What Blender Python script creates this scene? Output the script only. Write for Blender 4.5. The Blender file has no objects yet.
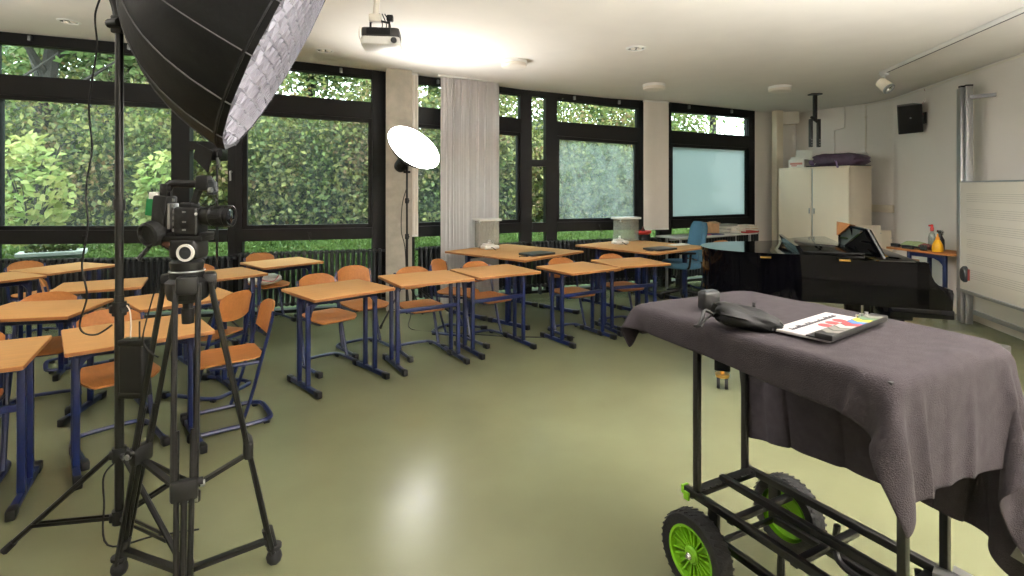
import bpy, bmesh, math, random
import numpy as np
from mathutils import Vector, Matrix, Euler
random.seed(7)
SC = bpy.context.scene
COL = SC.collection
F, YH, HC = 540.0, 188.0, 1.6          # focal length in pixels, eye level row, eye height (m)

# ------------------------------------------------------------------ camera
cam_d = bpy.data.cameras.new('camera'); cam = bpy.data.objects.new('camera', cam_d); COL.objects.link(cam)
cam.location = (0, 0, HC); cam.rotation_euler = (math.pi/2, 0, 0)
cam_d.sensor_width = 36; cam_d.lens = 36*F/1024; cam_d.shift_y = -(288-YH)/1024
cam_d.clip_start = .05; cam_d.clip_end = 200
SC.camera = cam
SC.view_settings.view_transform = 'Standard'; SC.view_settings.look = 'None'
SC.view_settings.gamma = 1; SC.view_settings.use_curve_mapping = False
SC.view_settings.exposure = 1.03
SC.cycles.transparent_max_bounces = 32

# ------------------------------------------------------------------ geometry helpers
def at(px, py, Y):
    return Vector(((px-512)/F*Y, Y, HC+(YH-py)/F*Y))
def onz(px, py, z):
    Y = F*(HC-z)/(py-YH)
    return Vector(((px-512)/F*Y, Y, z))
def V(*a): return Vector(a)
def frame_from(z, x=None):
    z = Vector(z).normalized()
    x = Vector(x) if x is not None else (Vector((1,0,0)) if abs(z.x) < .9 else Vector((0,1,0)))
    y = z.cross(x).normalized(); x = y.cross(z)
    return Matrix((x, y, z)).transposed()

class MB:
    def __init__(s): s.bm = bmesh.new()
    def _hexa(s, pts, bev=0, seg=2, mi=0):
        vs = [s.bm.verts.new(p) for p in pts]
        fs = [s.bm.faces.new([vs[i] for i in q]) for q in ((3,2,1,0),(4,5,6,7),(0,1,5,4),(1,2,6,5),(2,3,7,6),(3,0,4,7))]
        for f in fs: f.material_index = mi
        if bev > 0:
            es = list({e for f in fs for e in f.edges})
            r = bmesh.ops.bevel(s.bm, geom=es, offset=bev, segments=seg, profile=.5, affect='EDGES', clamp_overlap=True)
            for f in r['faces']: f.material_index = mi
    def box(s, c, size, rot=None, bev=0, seg=2, mi=0):
        c = Vector(c); h = [q/2 for q in size]
        pts = [Vector((x*h[0], y*h[1], z*h[2])) for z in (-1,1) for x, y in ((-1,-1),(1,-1),(1,1),(-1,1))]
        if rot is not None:
            R = rot if isinstance(rot, Matrix) else Euler(rot).to_matrix()
            pts = [R @ p for p in pts]
        s._hexa([p+c for p in pts], bev, seg, mi); return s
    def bar(s, p0, p1, w, h, up=(0,0,1), bev=0, mi=0):          # rectangular bar between two points
        p0 = Vector(p0); p1 = Vector(p1); d = (p1-p0)
        R = frame_from(d, Vector(up).cross(d) if abs(d.normalized().dot(Vector(up))) < .99 else (1,0,0))
        s.box((p0+p1)/2, (w, h, d.length), R, bev, 2, mi); return s
    def hexa(s, pts, bev=0, mi=0): s._hexa([Vector(p) for p in pts], bev, 2, mi); return s
    def cyl(s, p0, p1, r0, r1=None, n=12, mi=0):
        r1 = r0 if r1 is None else r1
        p0 = Vector(p0); p1 = Vector(p1); R = frame_from(p1-p0)
        a = [s.bm.verts.new(p0+R@Vector((r0*math.cos(2*math.pi*i/n), r0*math.sin(2*math.pi*i/n), 0))) for i in range(n)]
        b = [s.bm.verts.new(p1+R@Vector((r1*math.cos(2*math.pi*i/n), r1*math.sin(2*math.pi*i/n), 0))) for i in range(n)]
        for i in range(n):
            f = s.bm.faces.new((a[i], a[(i+1)%n], b[(i+1)%n], b[i])); f.material_index = mi
        f = s.bm.faces.new(a[::-1]); f.material_index = mi
        f = s.bm.faces.new(b); f.material_index = mi
        return s
    def tube(s, pts, r, n=8, closed=False, flat=1.0, mi=0):
        pts = [Vector(p) for p in pts]; N = len(pts); rings = []
        ref = None
        for i, p in enumerate(pts):
            if closed: d = (pts[(i+1)%N]-pts[i-1])
            else: d = pts[min(i+1, N-1)]-pts[max(i-1, 0)]
            d.normalize()
            if ref is None: R = frame_from(d)
            else: R = frame_from(d, ref)
            ref = R.col[0].copy()
            rr = r[i] if isinstance(r, (list, tuple)) else r
            rings.append([s.bm.verts.new(p+R@Vector((rr*math.cos(2*math.pi*k/n), rr*flat*math.sin(2*math.pi*k/n), 0))) for k in range(n)])
        for i in range(N if closed else N-1):
            a, b = rings[i], rings[(i+1)%N]
            for k in range(n):
                f = s.bm.faces.new((a[k], a[(k+1)%n], b[(k+1)%n], b[k])); f.material_index = mi
        if not closed:
            f = s.bm.faces.new(rings[0][::-1]); f.material_index = mi
            f = s.bm.faces.new(rings[-1]); f.material_index = mi
        return s
    def lathe(s, prof, o=(0,0,0), axis=(0,0,1), n=24, mi=0):       # prof: (radius, height)
        o = Vector(o); R = frame_from(axis); rings = []
        for r, h in prof:
            if r < 1e-6: rings.append([s.bm.verts.new(o+R@Vector((0,0,h)))])
            else: rings.append([s.bm.verts.new(o+R@Vector((r*math.cos(2*math.pi*k/n), r*math.sin(2*math.pi*k/n), h))) for k in range(n)])
        for a, b in zip(rings, rings[1:]):
            for k in range(n):
                k2 = (k+1)%n
                if len(a) == 1 and len(b) == 1: continue
                if len(a) == 1: q = (a[0], b[k2], b[k])
                elif len(b) == 1: q = (a[k], a[k2], b[0])
                else: q = (a[k], a[k2], b[k2], b[k])
                f = s.bm.faces.new(q); f.material_index = mi
        return s
    def prism(s, poly, z0, z1, M=None, bev=0, mi=0):
        M = M or Matrix.Identity(4)
        a = [s.bm.verts.new(M@Vector((x, y, z0))) for x, y in poly]
        b = [s.bm.verts.new(M@Vector((x, y, z1))) for x, y in poly]
        n = len(poly); fs = [s.bm.faces.new(a[::-1]), s.bm.faces.new(b)]
        for i in range(n): fs.append(s.bm.faces.new((a[i], a[(i+1)%n], b[(i+1)%n], b[i])))
        for f in fs: f.material_index = mi
        if bev > 0:
            es = list(set(fs[0].edges) | set(fs[1].edges))
            bmesh.ops.bevel(s.bm, geom=es, offset=bev, segments=2, profile=.5, affect='EDGES', clamp_overlap=True)
        return s
    def blob(s, c, size, sub=2, rot=None, fn=None, mi=0):
        r = bmesh.ops.create_icosphere(s.bm, subdivisions=sub, radius=1)
        R = Euler(rot).to_matrix() if rot else Matrix.Identity(3)
        for v in r['verts']:
            p = v.co.copy(); k = fn(p) if fn else 1
            v.co = R@Vector((p.x*size[0]*k, p.y*size[1]*k, p.z*size[2]*k))+Vector(c)
        for v in r['verts']:
            for f in v.link_faces: f.material_index = mi
        return s
    def surf(s, P, thick=None, mi=0):                              # grid of points [i][j]
        vs = [[s.bm.verts.new(p) for p in row] for row in P]
        for i in range(len(P)-1):
            for j in range(len(P[0])-1):
                f = s.bm.faces.new((vs[i][j], vs[i+1][j], vs[i+1][j+1], vs[i][j+1])); f.material_index = mi
        return s
    def plate(s, P, n, t, mi=0):                                   # curved sheet of thickness t: P grid, n(i,j) normal
        I, J = len(P), len(P[0])
        a = [[s.bm.verts.new(Vector(P[i][j])) for j in range(J)] for i in range(I)]
        b = [[s.bm.verts.new(Vector(P[i][j])+Vector(n(i, j))*t) for j in range(J)] for i in range(I)]
        def q(*v):
            f = s.bm.faces.new(v); f.material_index = mi
        for i in range(I-1):
            for j in range(J-1):
                q(a[i][j], a[i+1][j], a[i+1][j+1], a[i][j+1]); q(b[i][j], b[i][j+1], b[i+1][j+1], b[i+1][j])
        for i in range(I-1):
            q(a[i][0], b[i][0], b[i+1][0], a[i+1][0]); q(a[i][J-1], a[i+1][J-1], b[i+1][J-1], b[i][J-1])
        for j in range(J-1):
            q(a[0][j], a[0][j+1], b[0][j+1], b[0][j]); q(a[I-1][j], b[I-1][j], b[I-1][j+1], a[I-1][j+1])
        return s
    def obj(s, name, m, parent=None, sharp=.6, recalc=True):
        if recalc: bmesh.ops.recalc_face_normals(s.bm, faces=s.bm.faces)
        me = bpy.data.meshes.new(name); s.bm.to_mesh(me); s.bm.free()
        for mm in (m if isinstance(m, (list, tuple)) else [m]): me.materials.append(mm)
        if sharp is not None:
            me.shade_smooth(); me.set_sharp_from_angle(angle=sharp)
        o = bpy.data.objects.new(name, me); COL.objects.link(o)
        if parent: o.parent = parent
        return o

def thing(name, label, cat, loc=(0,0,0), rz=0, group=None):
    o = bpy.data.objects.new(name, None); COL.objects.link(o)
    o.location = loc; o.rotation_euler = (0,0,rz); o.empty_display_size = .1
    o['label'] = label; o['category'] = cat
    if group: o['group'] = group
    return o
def tag(o, label, cat, group=None):
    o['label'] = label; o['category'] = cat
    if group: o['group'] = group
    return o
def struct(o): o['kind'] = 'structure'; return o
def root_struct(name, loc=(0,0,0)):
    o = bpy.data.objects.new(name, None); COL.objects.link(o); o.location = loc; o['kind'] = 'structure'; return o
def dup(root, loc, rz, label, group=None):
    r = root.copy(); COL.objects.link(r); r.location = loc; r.rotation_euler = (0,0,rz); r['label'] = label
    if group: r['group'] = group
    for ch in list(root.children):
        c = ch.copy(); COL.objects.link(c); c.parent = r
        for g in list(ch.children):
            d = g.copy(); COL.objects.link(d); d.parent = c
    return r
def bez(pts, n=8):                                                 # Catmull-Rom through points
    pts = [Vector(p) for p in pts]; out = []
    for i in range(len(pts)-1):
        p0, p1, p2, p3 = pts[max(i-1,0)], pts[i], pts[i+1], pts[min(i+2,len(pts)-1)]
        for k in range(n):
            t = k/n
            out.append(.5*((2*p1)+(p2-p0)*t+(2*p0-5*p1+4*p2-p3)*t*t+(3*p1-p0-3*p2+p3)*t**3))
    out.append(pts[-1]); return out

# ------------------------------------------------------------------ materials
def lin(c):
    return tuple((q/255/12.92 if q/255 <= .04045 else ((q/255+.055)/1.055)**2.4) for q in c)+(1,)
def mat(name, col, rough=.5, metal=0, var=0, vscale=8, bump=0, bscale=60, spec=.5, coat=0, emis=0, stretch=None, rvar=0, sheen=0, detail=4):
    m = bpy.data.materials.new(name); m.use_nodes = True
    nt = m.node_tree; b = nt.nodes['Principled BSDF']
    b.inputs['Base Color'].default_value = lin(col); b.inputs['Roughness'].default_value = rough
    b.inputs['Metallic'].default_value = metal; b.inputs['Specular IOR Level'].default_value = spec
    b.inputs['Coat Weight'].default_value = coat; b.inputs['Coat Roughness'].default_value = .05
    if sheen:
        b.inputs['Sheen Weight'].default_value = sheen; b.inputs['Sheen Roughness'].default_value = .6
    if emis:
        b.inputs['Emission Color'].default_value = lin(col); b.inputs['Emission Strength'].default_value = emis
    tc = nt.nodes.new('ShaderNodeTexCoord'); src = tc.outputs['Object']
    if stretch:
        mp = nt.nodes.new('ShaderNodeMapping'); mp.inputs['Scale'].default_value = stretch
        nt.links.new(src, mp.inputs['Vector']); src = mp.outputs['Vector']
    if var or rvar:
        n = nt.nodes.new('ShaderNodeTexNoise'); n.inputs['Scale'].default_value = vscale; n.inputs['Detail'].default_value = detail
        nt.links.new(src, n.inputs['Vector'])
        if var:
            r = nt.nodes.new('ShaderNodeValToRGB'); c = Vector(lin(col)[:3])
            r.color_ramp.elements[0].position = .3; r.color_ramp.elements[1].position = .7
            r.color_ramp.elements[0].color = (*(c*(1-var)), 1); r.color_ramp.elements[1].color = (*(c*(1+var)), 1)
            nt.links.new(n.outputs['Fac'], r.inputs['Fac']); nt.links.new(r.outputs['Color'], b.inputs['Base Color'])
        if rvar:
            mr = nt.nodes.new('ShaderNodeMapRange'); mr.inputs['To Min'].default_value = rough-rvar; mr.inputs['To Max'].default_value = rough+rvar
            nt.links.new(n.outputs['Fac'], mr.inputs['Value']); nt.links.new(mr.outputs['Result'], b.inputs['Roughness'])
    if bump:
        n2 = nt.nodes.new('ShaderNodeTexNoise'); n2.inputs['Scale'].default_value = bscale; n2.inputs['Detail'].default_value = 5
        nt.links.new(src, n2.inputs['Vector'])
        bp = nt.nodes.new('ShaderNodeBump'); bp.inputs['Strength'].default_value = bump; bp.inputs['Distance'].default_value = .01
        nt.links.new(n2.outputs['Fac'], bp.inputs['Height']); nt.links.new(bp.outputs['Normal'], b.inputs['Normal'])
    return m

M = {}
M['floor'] = mat('olive_linoleum', (114,116,88), .24, var=.07, vscale=1.6, bump=.03, bscale=220, rvar=.05, detail=8)
M['ceil'] = mat('ceiling_plaster', (226,221,214), .95, var=.02, vscale=3, bump=.1, bscale=90)
M['wall'] = mat('white_wall_paint', (230,224,217), .9, var=.015, vscale=2, bump=.08, bscale=120)
M['wallr'] = mat('plain_wall_paint', (205,198,186), .9, var=.02, vscale=2)
M['winframe'] = mat('black_window_frame', (9,9,11), .5, spec=.3, var=.1, vscale=6)
M['radiator'] = mat('black_radiator_paint', (34,38,42), .4)
M['concrete'] = mat('bare_concrete', (176,170,158), .85, var=.12, vscale=9, bump=.15, bscale=40)
M['beech'] = mat('beech_laminate', (190,143,90), .55, spec=.2, var=.08, vscale=5, stretch=(1.2,14,14), rvar=.05)
M['beechedge'] = mat('beech_edge_band', (154,100,55), .45, var=.1, vscale=7, stretch=(2,12,12))
M['ply'] = mat('beech_plywood', (172,112,60), .5, spec=.25, var=.1, vscale=5, stretch=(10,1.5,10))
M['blue'] = mat('navy_tube_paint', (13,27,72), .35, spec=.5, var=.08, vscale=12)
M['cap'] = mat('black_plastic_cap', (8,8,9), .5)
M['black'] = mat('black_satin_metal', (7,7,8), .35)
M['blackmatte'] = mat('black_fabric_shell', (4,4,5), .65, bump=.15, bscale=30, spec=.35)
M['seam'] = mat('grey_seam_tape', (92,92,94), .6)
M['rubber'] = mat('black_rubber', (20,20,20), .75, bump=.3, bscale=80)
M['steel'] = mat('brushed_steel', (168,170,172), .32, metal=.9, var=.06, vscale=20, stretch=(1,1,20))
M['alu'] = mat('anodised_aluminium', (178,180,182), .4, metal=.75, var=.05, vscale=12, stretch=(14,14,.6))
M['chrome'] = mat('chrome', (210,210,212), .12, metal=1)
M['lime'] = mat('lime_green_plastic', (112,170,22), .45, var=.05, vscale=10)
M['fleece'] = mat('dark_grey_fleece', (55,50,53), .95, var=.16, vscale=26, bump=.5, bscale=300, sheen=.02, spec=.1, detail=8)
M['piano'] = mat('black_piano_lacquer', (2,2,3), .05, spec=.12)
M['pianowood'] = mat('varnished_spruce', (150,96,44), .4, var=.2, vscale=6, stretch=(2,14,2))
M['pianodull'] = mat('black_piano_satin', (9,9,10), .3)
M['brass'] = mat('brass', (190,150,80), .3, metal=1)
M['ivory'] = mat('ivory_key', (235,232,220), .3)
M['cabinet'] = mat('cream_cabinet_laminate', (224,212,190), .5, var=.015, vscale=4)
M['cabinetend'] = mat('cream_cabinet_end', (214,203,184), .55, var=.02, vscale=6)
M['white'] = mat('white_plastic', (228,226,222), .45)
M['offwhite'] = mat('offwhite_paint', (226,218,204), .6)
M['board'] = mat('cream_enamel_board', (228,222,210), .3, coat=.2)
M['line'] = mat('grey_stave_line', (178,172,162), .6)
M['curtain'] = mat('white_curtain_cloth', (236,231,231), .9, var=.02, vscale=20)
_n = M['curtain'].node_tree; _t = _n.nodes.new('ShaderNodeBsdfTranslucent'); _t.inputs['Color'].default_value = lin((240,236,236)); _m = _n.nodes.new('ShaderNodeMixShader'); _m.inputs['Fac'].default_value = .4
_n.links.new(_n.nodes['Principled BSDF'].outputs[0], _m.inputs[1]); _n.links.new(_t.outputs[0], _m.inputs[2]); _n.links.new(_m.outputs[0], _n.nodes['Material Output'].inputs['Surface'])
M['panelcloth'] = mat('white_panel_cloth', (226,219,211), .85, var=.015, vscale=9)
M['bluechair'] = mat('steel_blue_upholstery', (70,112,138), .85, var=.06, vscale=60, bump=.2, bscale=200)
M['grey_top'] = mat('light_grey_tabletop', (190,192,190), .45, var=.02)
M['card'] = mat('brown_cardboard', (196,156,116), .8, var=.05, vscale=14)
M['paper'] = mat('white_paper', (226,222,212), .8, var=.04, vscale=30)
M['cream'] = mat('cream_paper', (222,204,172), .8, var=.06, vscale=30)
M['pink'] = mat('magenta_folder', (178,38,96), .5)
M['red'] = mat('red_plastic', (188,44,40), .45)
M['yellow'] = mat('yellow_plastic', (240,178,20), .4)
M['slate'] = mat('dark_slate_plastic', (44,48,52), .4)
M['lampglass'] = mat('opal_lamp_cover', (226,218,206), .35)
M['silver'] = mat('silver_reflector', (200,200,202), .2, metal=1)
M['grid'] = mat('white_honeycomb_fabric', (92,90,94), .8)
M['purple'] = mat('purple_satin_cloth', (78,58,80), .45, var=.25, vscale=9, bump=.3, bscale=18)
M['greencloth'] = mat('pale_green_cloth', (172,188,140), .9, var=.1)
M['green'] = mat('green_adhesive_tape', (20,120,62), .5)
M['cable'] = mat('black_cable_rubber', (15,15,16), .55)
M['lensglass'] = mat('coated_lens_glass', (16,18,26), .05, coat=1)
M['grass'] = mat('lawn_soil', (56,68,36), .95, var=.35, vscale=3, bump=.6, bscale=30)
M['bark'] = mat('dark_tree_bark', (30,26,22), .9, var=.3, vscale=6, stretch=(6,6,1), bump=.6, bscale=14)
M['trough'] = mat('weathered_green_trough', (96,112,102), .7, var=.15, vscale=6)
M['troughrim'] = mat('white_trough_rim', (150,155,150), .6)

def leaf_mat(name, cols, trans=.35):
    m = bpy.data.materials.new(name); m.use_nodes = True; nt = m.node_tree
    b = nt.nodes['Principled BSDF']; b.inputs['Roughness'].default_value = .55; b.inputs['Specular IOR Level'].default_value = .3
    g = nt.nodes.new('ShaderNodeNewGeometry'); r = nt.nodes.new('ShaderNodeValToRGB')
    tc = nt.nodes.new('ShaderNodeTexCoord'); no = nt.nodes.new('ShaderNodeTexNoise'); no.inputs['Scale'].default_value = 1.1; no.inputs['Detail'].default_value = 3
    nt.links.new(tc.outputs['Object'], no.inputs['Vector'])
    mr = nt.nodes.new('ShaderNodeMapRange'); mr.inputs['From Min'].default_value = .36; mr.inputs['From Max'].default_value = .64
    nt.links.new(no.outputs['Fac'], mr.inputs['Value'])
    mxf = nt.nodes.new('ShaderNodeMix'); mxf.inputs['Factor'].default_value = .5
    nt.links.new(g.outputs['Random Per Island'], mxf.inputs['A']); nt.links.new(mr.outputs[0], mxf.inputs['B'])
    nt.links.new(mxf.outputs['Result'], r.inputs['Fac'])
    e = r.color_ramp.elements
    while len(e) < len(cols): e.new(.5)
    for i, c in enumerate(cols):
        e[i].position = i/(len(cols)-1); e[i].color = (*[q*.55 for q in lin(c)[:3]], 1)
    nt.links.new(r.outputs['Color'], b.inputs['Base Color'])
    t = nt.nodes.new('ShaderNodeBsdfTranslucent'); nt.links.new(r.outputs['Color'], t.inputs['Color'])
    mx = nt.nodes.new('ShaderNodeMixShader'); mx.inputs['Fac'].default_value = trans
    nt.links.new(b.outputs[0], mx.inputs[1]); nt.links.new(t.outputs[0], mx.inputs[2])
    nt.links.new(mx.outputs[0], nt.nodes['Material Output'].inputs['Surface'])
    return m
M['leafA'] = leaf_mat('hedge_leaves', [(52,66,38),(84,104,50),(118,136,66),(60,76,42),(158,156,84),(96,104,58),(140,112,70),(100,80,58)])
M['leafB'] = leaf_mat('tree_leaves', [(54,74,44),(84,112,62),(118,146,84),(154,174,108),(102,128,72)])
M['leafC'] = leaf_mat('pale_shrub_leaves', [(130,160,76),(164,184,100),(190,188,108),(110,144,64)])
M['leafG'] = leaf_mat('grass_blades', [(70,96,44),(96,124,58),(116,142,72),(86,108,54)], .2)

def glass_mat(name, tint=(255,255,255), refl=.06, milk=0, milkcol=(196,214,212), streak=False):
    m = bpy.data.materials.new(name); m.use_nodes = True; nt = m.node_tree
    for n in list(nt.nodes):
        if n.type != 'OUTPUT_MATERIAL': nt.nodes.remove(n)
    out = nt.nodes['Material Output']
    t = nt.nodes.new('ShaderNodeBsdfTransparent'); t.inputs['Color'].default_value = lin(tint)
    g = nt.nodes.new('ShaderNodeBsdfGlossy'); g.inputs['Roughness'].default_value = .02
    fr = nt.nodes.new('ShaderNodeFresnel'); fr.inputs['IOR'].default_value = 1.4
    mx = nt.nodes.new('ShaderNodeMixShader')
    gm_ = nt.nodes.new('ShaderNodeNewGeometry'); mu = nt.nodes.new('ShaderNodeMath'); mu.operation = 'SUBTRACT'; mu.use_clamp = True      # reflect at the outer faces only
    nt.links.new(fr.outputs[0], mu.inputs[0]); nt.links.new(gm_.outputs['Backfacing'], mu.inputs[1]); nt.links.new(mu.outputs[0], mx.inputs['Fac'])
    nt.links.new(t.outputs[0], mx.inputs[1]); nt.links.new(g.outputs[0], mx.inputs[2])
    last = mx
    if milk:
        d = nt.nodes.new('ShaderNodeBsdfDiffuse'); d.inputs['Color'].default_value = lin(milkcol)
        tr = nt.nodes.new('ShaderNodeBsdfTranslucent'); tr.inputs['Color'].default_value = lin(milkcol)
        m1 = nt.nodes.new('ShaderNodeMixShader'); m1.inputs['Fac'].default_value = .62
        nt.links.new(d.outputs[0], m1.inputs[1]); nt.links.new(tr.outputs[0], m1.inputs[2])
        m2 = nt.nodes.new('ShaderNodeMixShader'); m2.inputs['Fac'].default_value = milk
        if streak:
            tc = nt.nodes.new('ShaderNodeTexCoord'); mp = nt.nodes.new('ShaderNodeMapping'); mp.inputs['Scale'].default_value = (1.6,1.6,.9)
            no = nt.nodes.new('ShaderNodeTexNoise'); no.inputs['Scale'].default_value = 2.2; no.inputs['Detail'].default_value = 8; no.inputs['Distortion'].default_value = 2.5
            mr = nt.nodes.new('ShaderNodeMapRange'); mr.inputs['From Min'].default_value = .35; mr.inputs['From Max'].default_value = .7
            mr.inputs['To Min'].default_value = milk*.45; mr.inputs['To Max'].default_value = min(1, milk*1.3)
            nt.links.new(tc.outputs['Object'], mp.inputs['Vector']); nt.links.new(mp.outputs[0], no.inputs['Vector'])
            nt.links.new(no.outputs['Fac'], mr.inputs['Value']); nt.links.new(mr.outputs[0], m2.inputs['Fac'])
        nt.links.new(mx.outputs[0], m2.inputs[1]); nt.links.new(m1.outputs[0], m2.inputs[2]); last = m2
    nt.links.new(last.outputs[0], out.inputs['Surface'])
    return m
M['glass'] = glass_mat('clear_window_glass', (236,246,240))
M['glasshaze'] = glass_mat('dusty_window_glass', (236,246,240), milk=.025, streak=True)
M['glasswash'] = glass_mat('smeared_window_glass', (236,246,240), milk=.2, streak=True)
M['glassmilk'] = glass_mat('whitewashed_window_glass', (240,244,240), milk=.9, milkcol=(178,196,194))
M['acrylic'] = glass_mat('clear_acrylic', (250,250,248), milk=.22, milkcol=(226,222,214))
M['pet'] = glass_mat('clear_bottle_plastic', (226,230,230), milk=.15)
def emit(name, col, k):
    m = bpy.data.materials.new(name); m.use_nodes = True; nt = m.node_tree
    nt.nodes.remove(nt.nodes['Principled BSDF']); e = nt.nodes.new('ShaderNodeEmission')
    e.inputs['Color'].default_value = lin(col); e.inputs['Strength'].default_value = k
    nt.links.new(e.outputs[0], nt.nodes['Material Output'].inputs['Surface']); return m
M['dishlight'] = emit('lit_diffuser', (255,252,248), 21)
# ================================================================== ROOM SHELL
XT = [-9.0,-6.2,-4.58,-3.42,-1.9,-1.17,.045,1.57,2.7,4.27,9]
def tab(v): return lambda X: float(np.interp(X, XT, v))
ztop = tab([3.62,3.49,3.37,3.27,3.17,3.14,3.09,3.03,3.03,3.03,3.03])     # the ceiling rises towards the left
zug1 = tab([3.49,3.36,3.24,3.15,3.07,3.04,3.01,2.91,2.88,2.90,2.9])      # upper pane top
zug0 = tab([3.10,2.97,2.87,2.81,2.73,2.71,2.64,2.59,2.55,2.55,2.55])     # upper pane bottom
zlg1 = tab([2.83,2.73,2.66,2.58,2.52,2.475,2.44,2.36,2.34,2.34,2.34])    # lower pane top
zlg0 = tab([1.09,1.09,1.08,1.08,1.075,1.075,1.075,1.07,1.07,1.07,1.07])
zsb = tab([.92,.92,.92,.93,.93,.93,.93,.93,.92,.92,.92])
FAC = [(-9.0,6.25),(-6.2,6.55),(-4.58,6.65),(-3.42,6.8),(-1.9,7.2),(-1.17,7.5),(.045,8.15),(1.57,8.65),(2.7,9.07),(4.27,9.94),(4.97,10.3)]
def fac(px):                                                     # where the sight line of column px meets the facade
    k = (px-512)/F
    for (x0,y0),(x1,y1) in zip(FAC, FAC[1:]):
        d = (x1-x0)-k*(y1-y0)
        t = (k*y0-x0)/d
        if -1e-6 <= t <= 1+1e-6: return Vector((x0+t*(x1-x0), y0+t*(y1-y0), 0))
    return Vector((FAC[0][0], FAC[0][1], 0))
def slab(mb, A, B, zl, zh, n0, n1):                              # facade member between plan points A and B
    A = Vector((A.x, A.y, 0)); B = Vector((B.x, B.y, 0)); d = (B-A).normalized(); n = Vector((-d.y, d.x, 0))   # n points outdoors
    f = lambda q, P: q(P.x) if callable(q) else q
    pts = []
    for zf in (zl, zh):
        for P, k in ((A, n0), (B, n0), (B, n1), (A, n1)):
            w = P+n*k; pts.append((w.x, w.y, f(zf, P)))
    mb.hexa(pts)
def lerp(A, B, t): return A+(B-A)*t
UNITS = [  # px of left and right outer edge, px of the glass sides, kind
    (-62, 183, -3, 176, 'wide'), (183, 237, 191, 229, 'narrow'), (237, 392, 243, 372, 'wide'),
    (404, 525, 414, 520, 'wide'), (525, 551, 531, 545, 'narrow'), (551, 643, 556, 637, 'wide'),
    (661, 753, 670, 747, 'wide'), (643, 661, 646, 658, 'narrow')]
for i, (x0, x1, g0, g1, kind) in enumerate(UNITS):
    A, B, GA, GB = fac(x0), fac(x1), fac(g0), fac(g1)
    r = root_struct('window_%d' % (i+1))
    mb = MB()
    zb = lambda X: .04
    slab(mb, A, GA, zb, ztop, -.04, .07); slab(mb, GB, B, zb, ztop, -.04, .07)
    slab(mb, GA, GB, zug1, ztop, -.04, .07)
    slab(mb, A, B, lambda X: 0, zb, -.05, .09)
    slab(mb, GA, GB, zsb, zlg0, -.055, .07)
    if kind == 'wide':
        slab(mb, GA, GB, zlg1, zug0, -.04, .07)
        panes = [(zug0, zug1), (zlg0, zlg1), (zb, zsb)]
        e = .035                                                 # thin sash lines inside the openings
        for a, b, e in ((zug0, zug1, .012), (zlg0, zlg1, .05)):
            d = (GB-GA).normalized()
            slab(mb, GA, GA+d*e, a, b, -.015, .05); slab(mb, GB-d*e, GB, a, b, -.015, .05)
            slab(mb, GA, GB, a, lambda X, a=a, e=e: a(X)+e, -.015, .05); slab(mb, GA, GB, lambda X, b=b, e=e: b(X)-e, b, -.015, .05)
    else:
        m1 = 2.18 if i == 1 else 2.03; m0 = m1-.1
        slab(mb, GA, GB, lambda X: m0, lambda X: m1, -.04, .07)
        panes = [(lambda X: m1, zug1), (zlg0, lambda X: m0), (zb, zsb)]
    mb.obj('window_frame', M['winframe'], r, sharp=.3)
    for k, (a, b) in enumerate(panes):
        mb = MB(); slab(mb, GA, GB, a, b, .015, .022)
        gm = M['glasshaze'] if kind == 'wide' and k == 1 else M['glass']
        if i == 5 and k == 1: gm = M['glasswash']
        if i == 6 and k == 1: gm = M['glassmilk']
        mb.obj('window_pane', gm, r, sharp=.3)
    d = (B-A).normalized(); n = Vector((d.y, -d.x, 0))             # n into the room
    if kind == 'wide':
        for hp, z in (([(GA+GB)/2, 1.0],) if i in (0, 2, 5) else ([lerp(A, GA, .5), 1.75],)):
            hp = Vector((hp.x, hp.y, z))+n*.06
            h = MB(); h.cyl(hp, hp+n*.03, .014); h.bar(hp+n*.03+d*(-.01), hp+n*.03+d*.02-Vector((0,0,.09)), .018, .012)
            h.box(hp, (.05,.02,.05), (0,0,math.atan2(d.y,d.x)))
            h.obj('window_handle', M['winframe'], r)
        for t in (.2, .75):
            p = lerp(GA, GB, t); p.z = ztop(p.x)-.055
            h = MB(); h.box(p+n*.05, (.035,.05,.06), (0,0,math.atan2(d.y,d.x)), .006); h.obj('window_latch', M['steel'], r)
    elif i == 1:
        hp = lerp(GB, B, .5)+n*.06; hp.z = 1.8
        h = MB(); h.cyl(hp, hp+n*.03, .014); h.bar(hp+n*.03, hp+n*.03-Vector((0,0,.11)), .02, .012); h.obj('window_handle', M['steel'], r)

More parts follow.
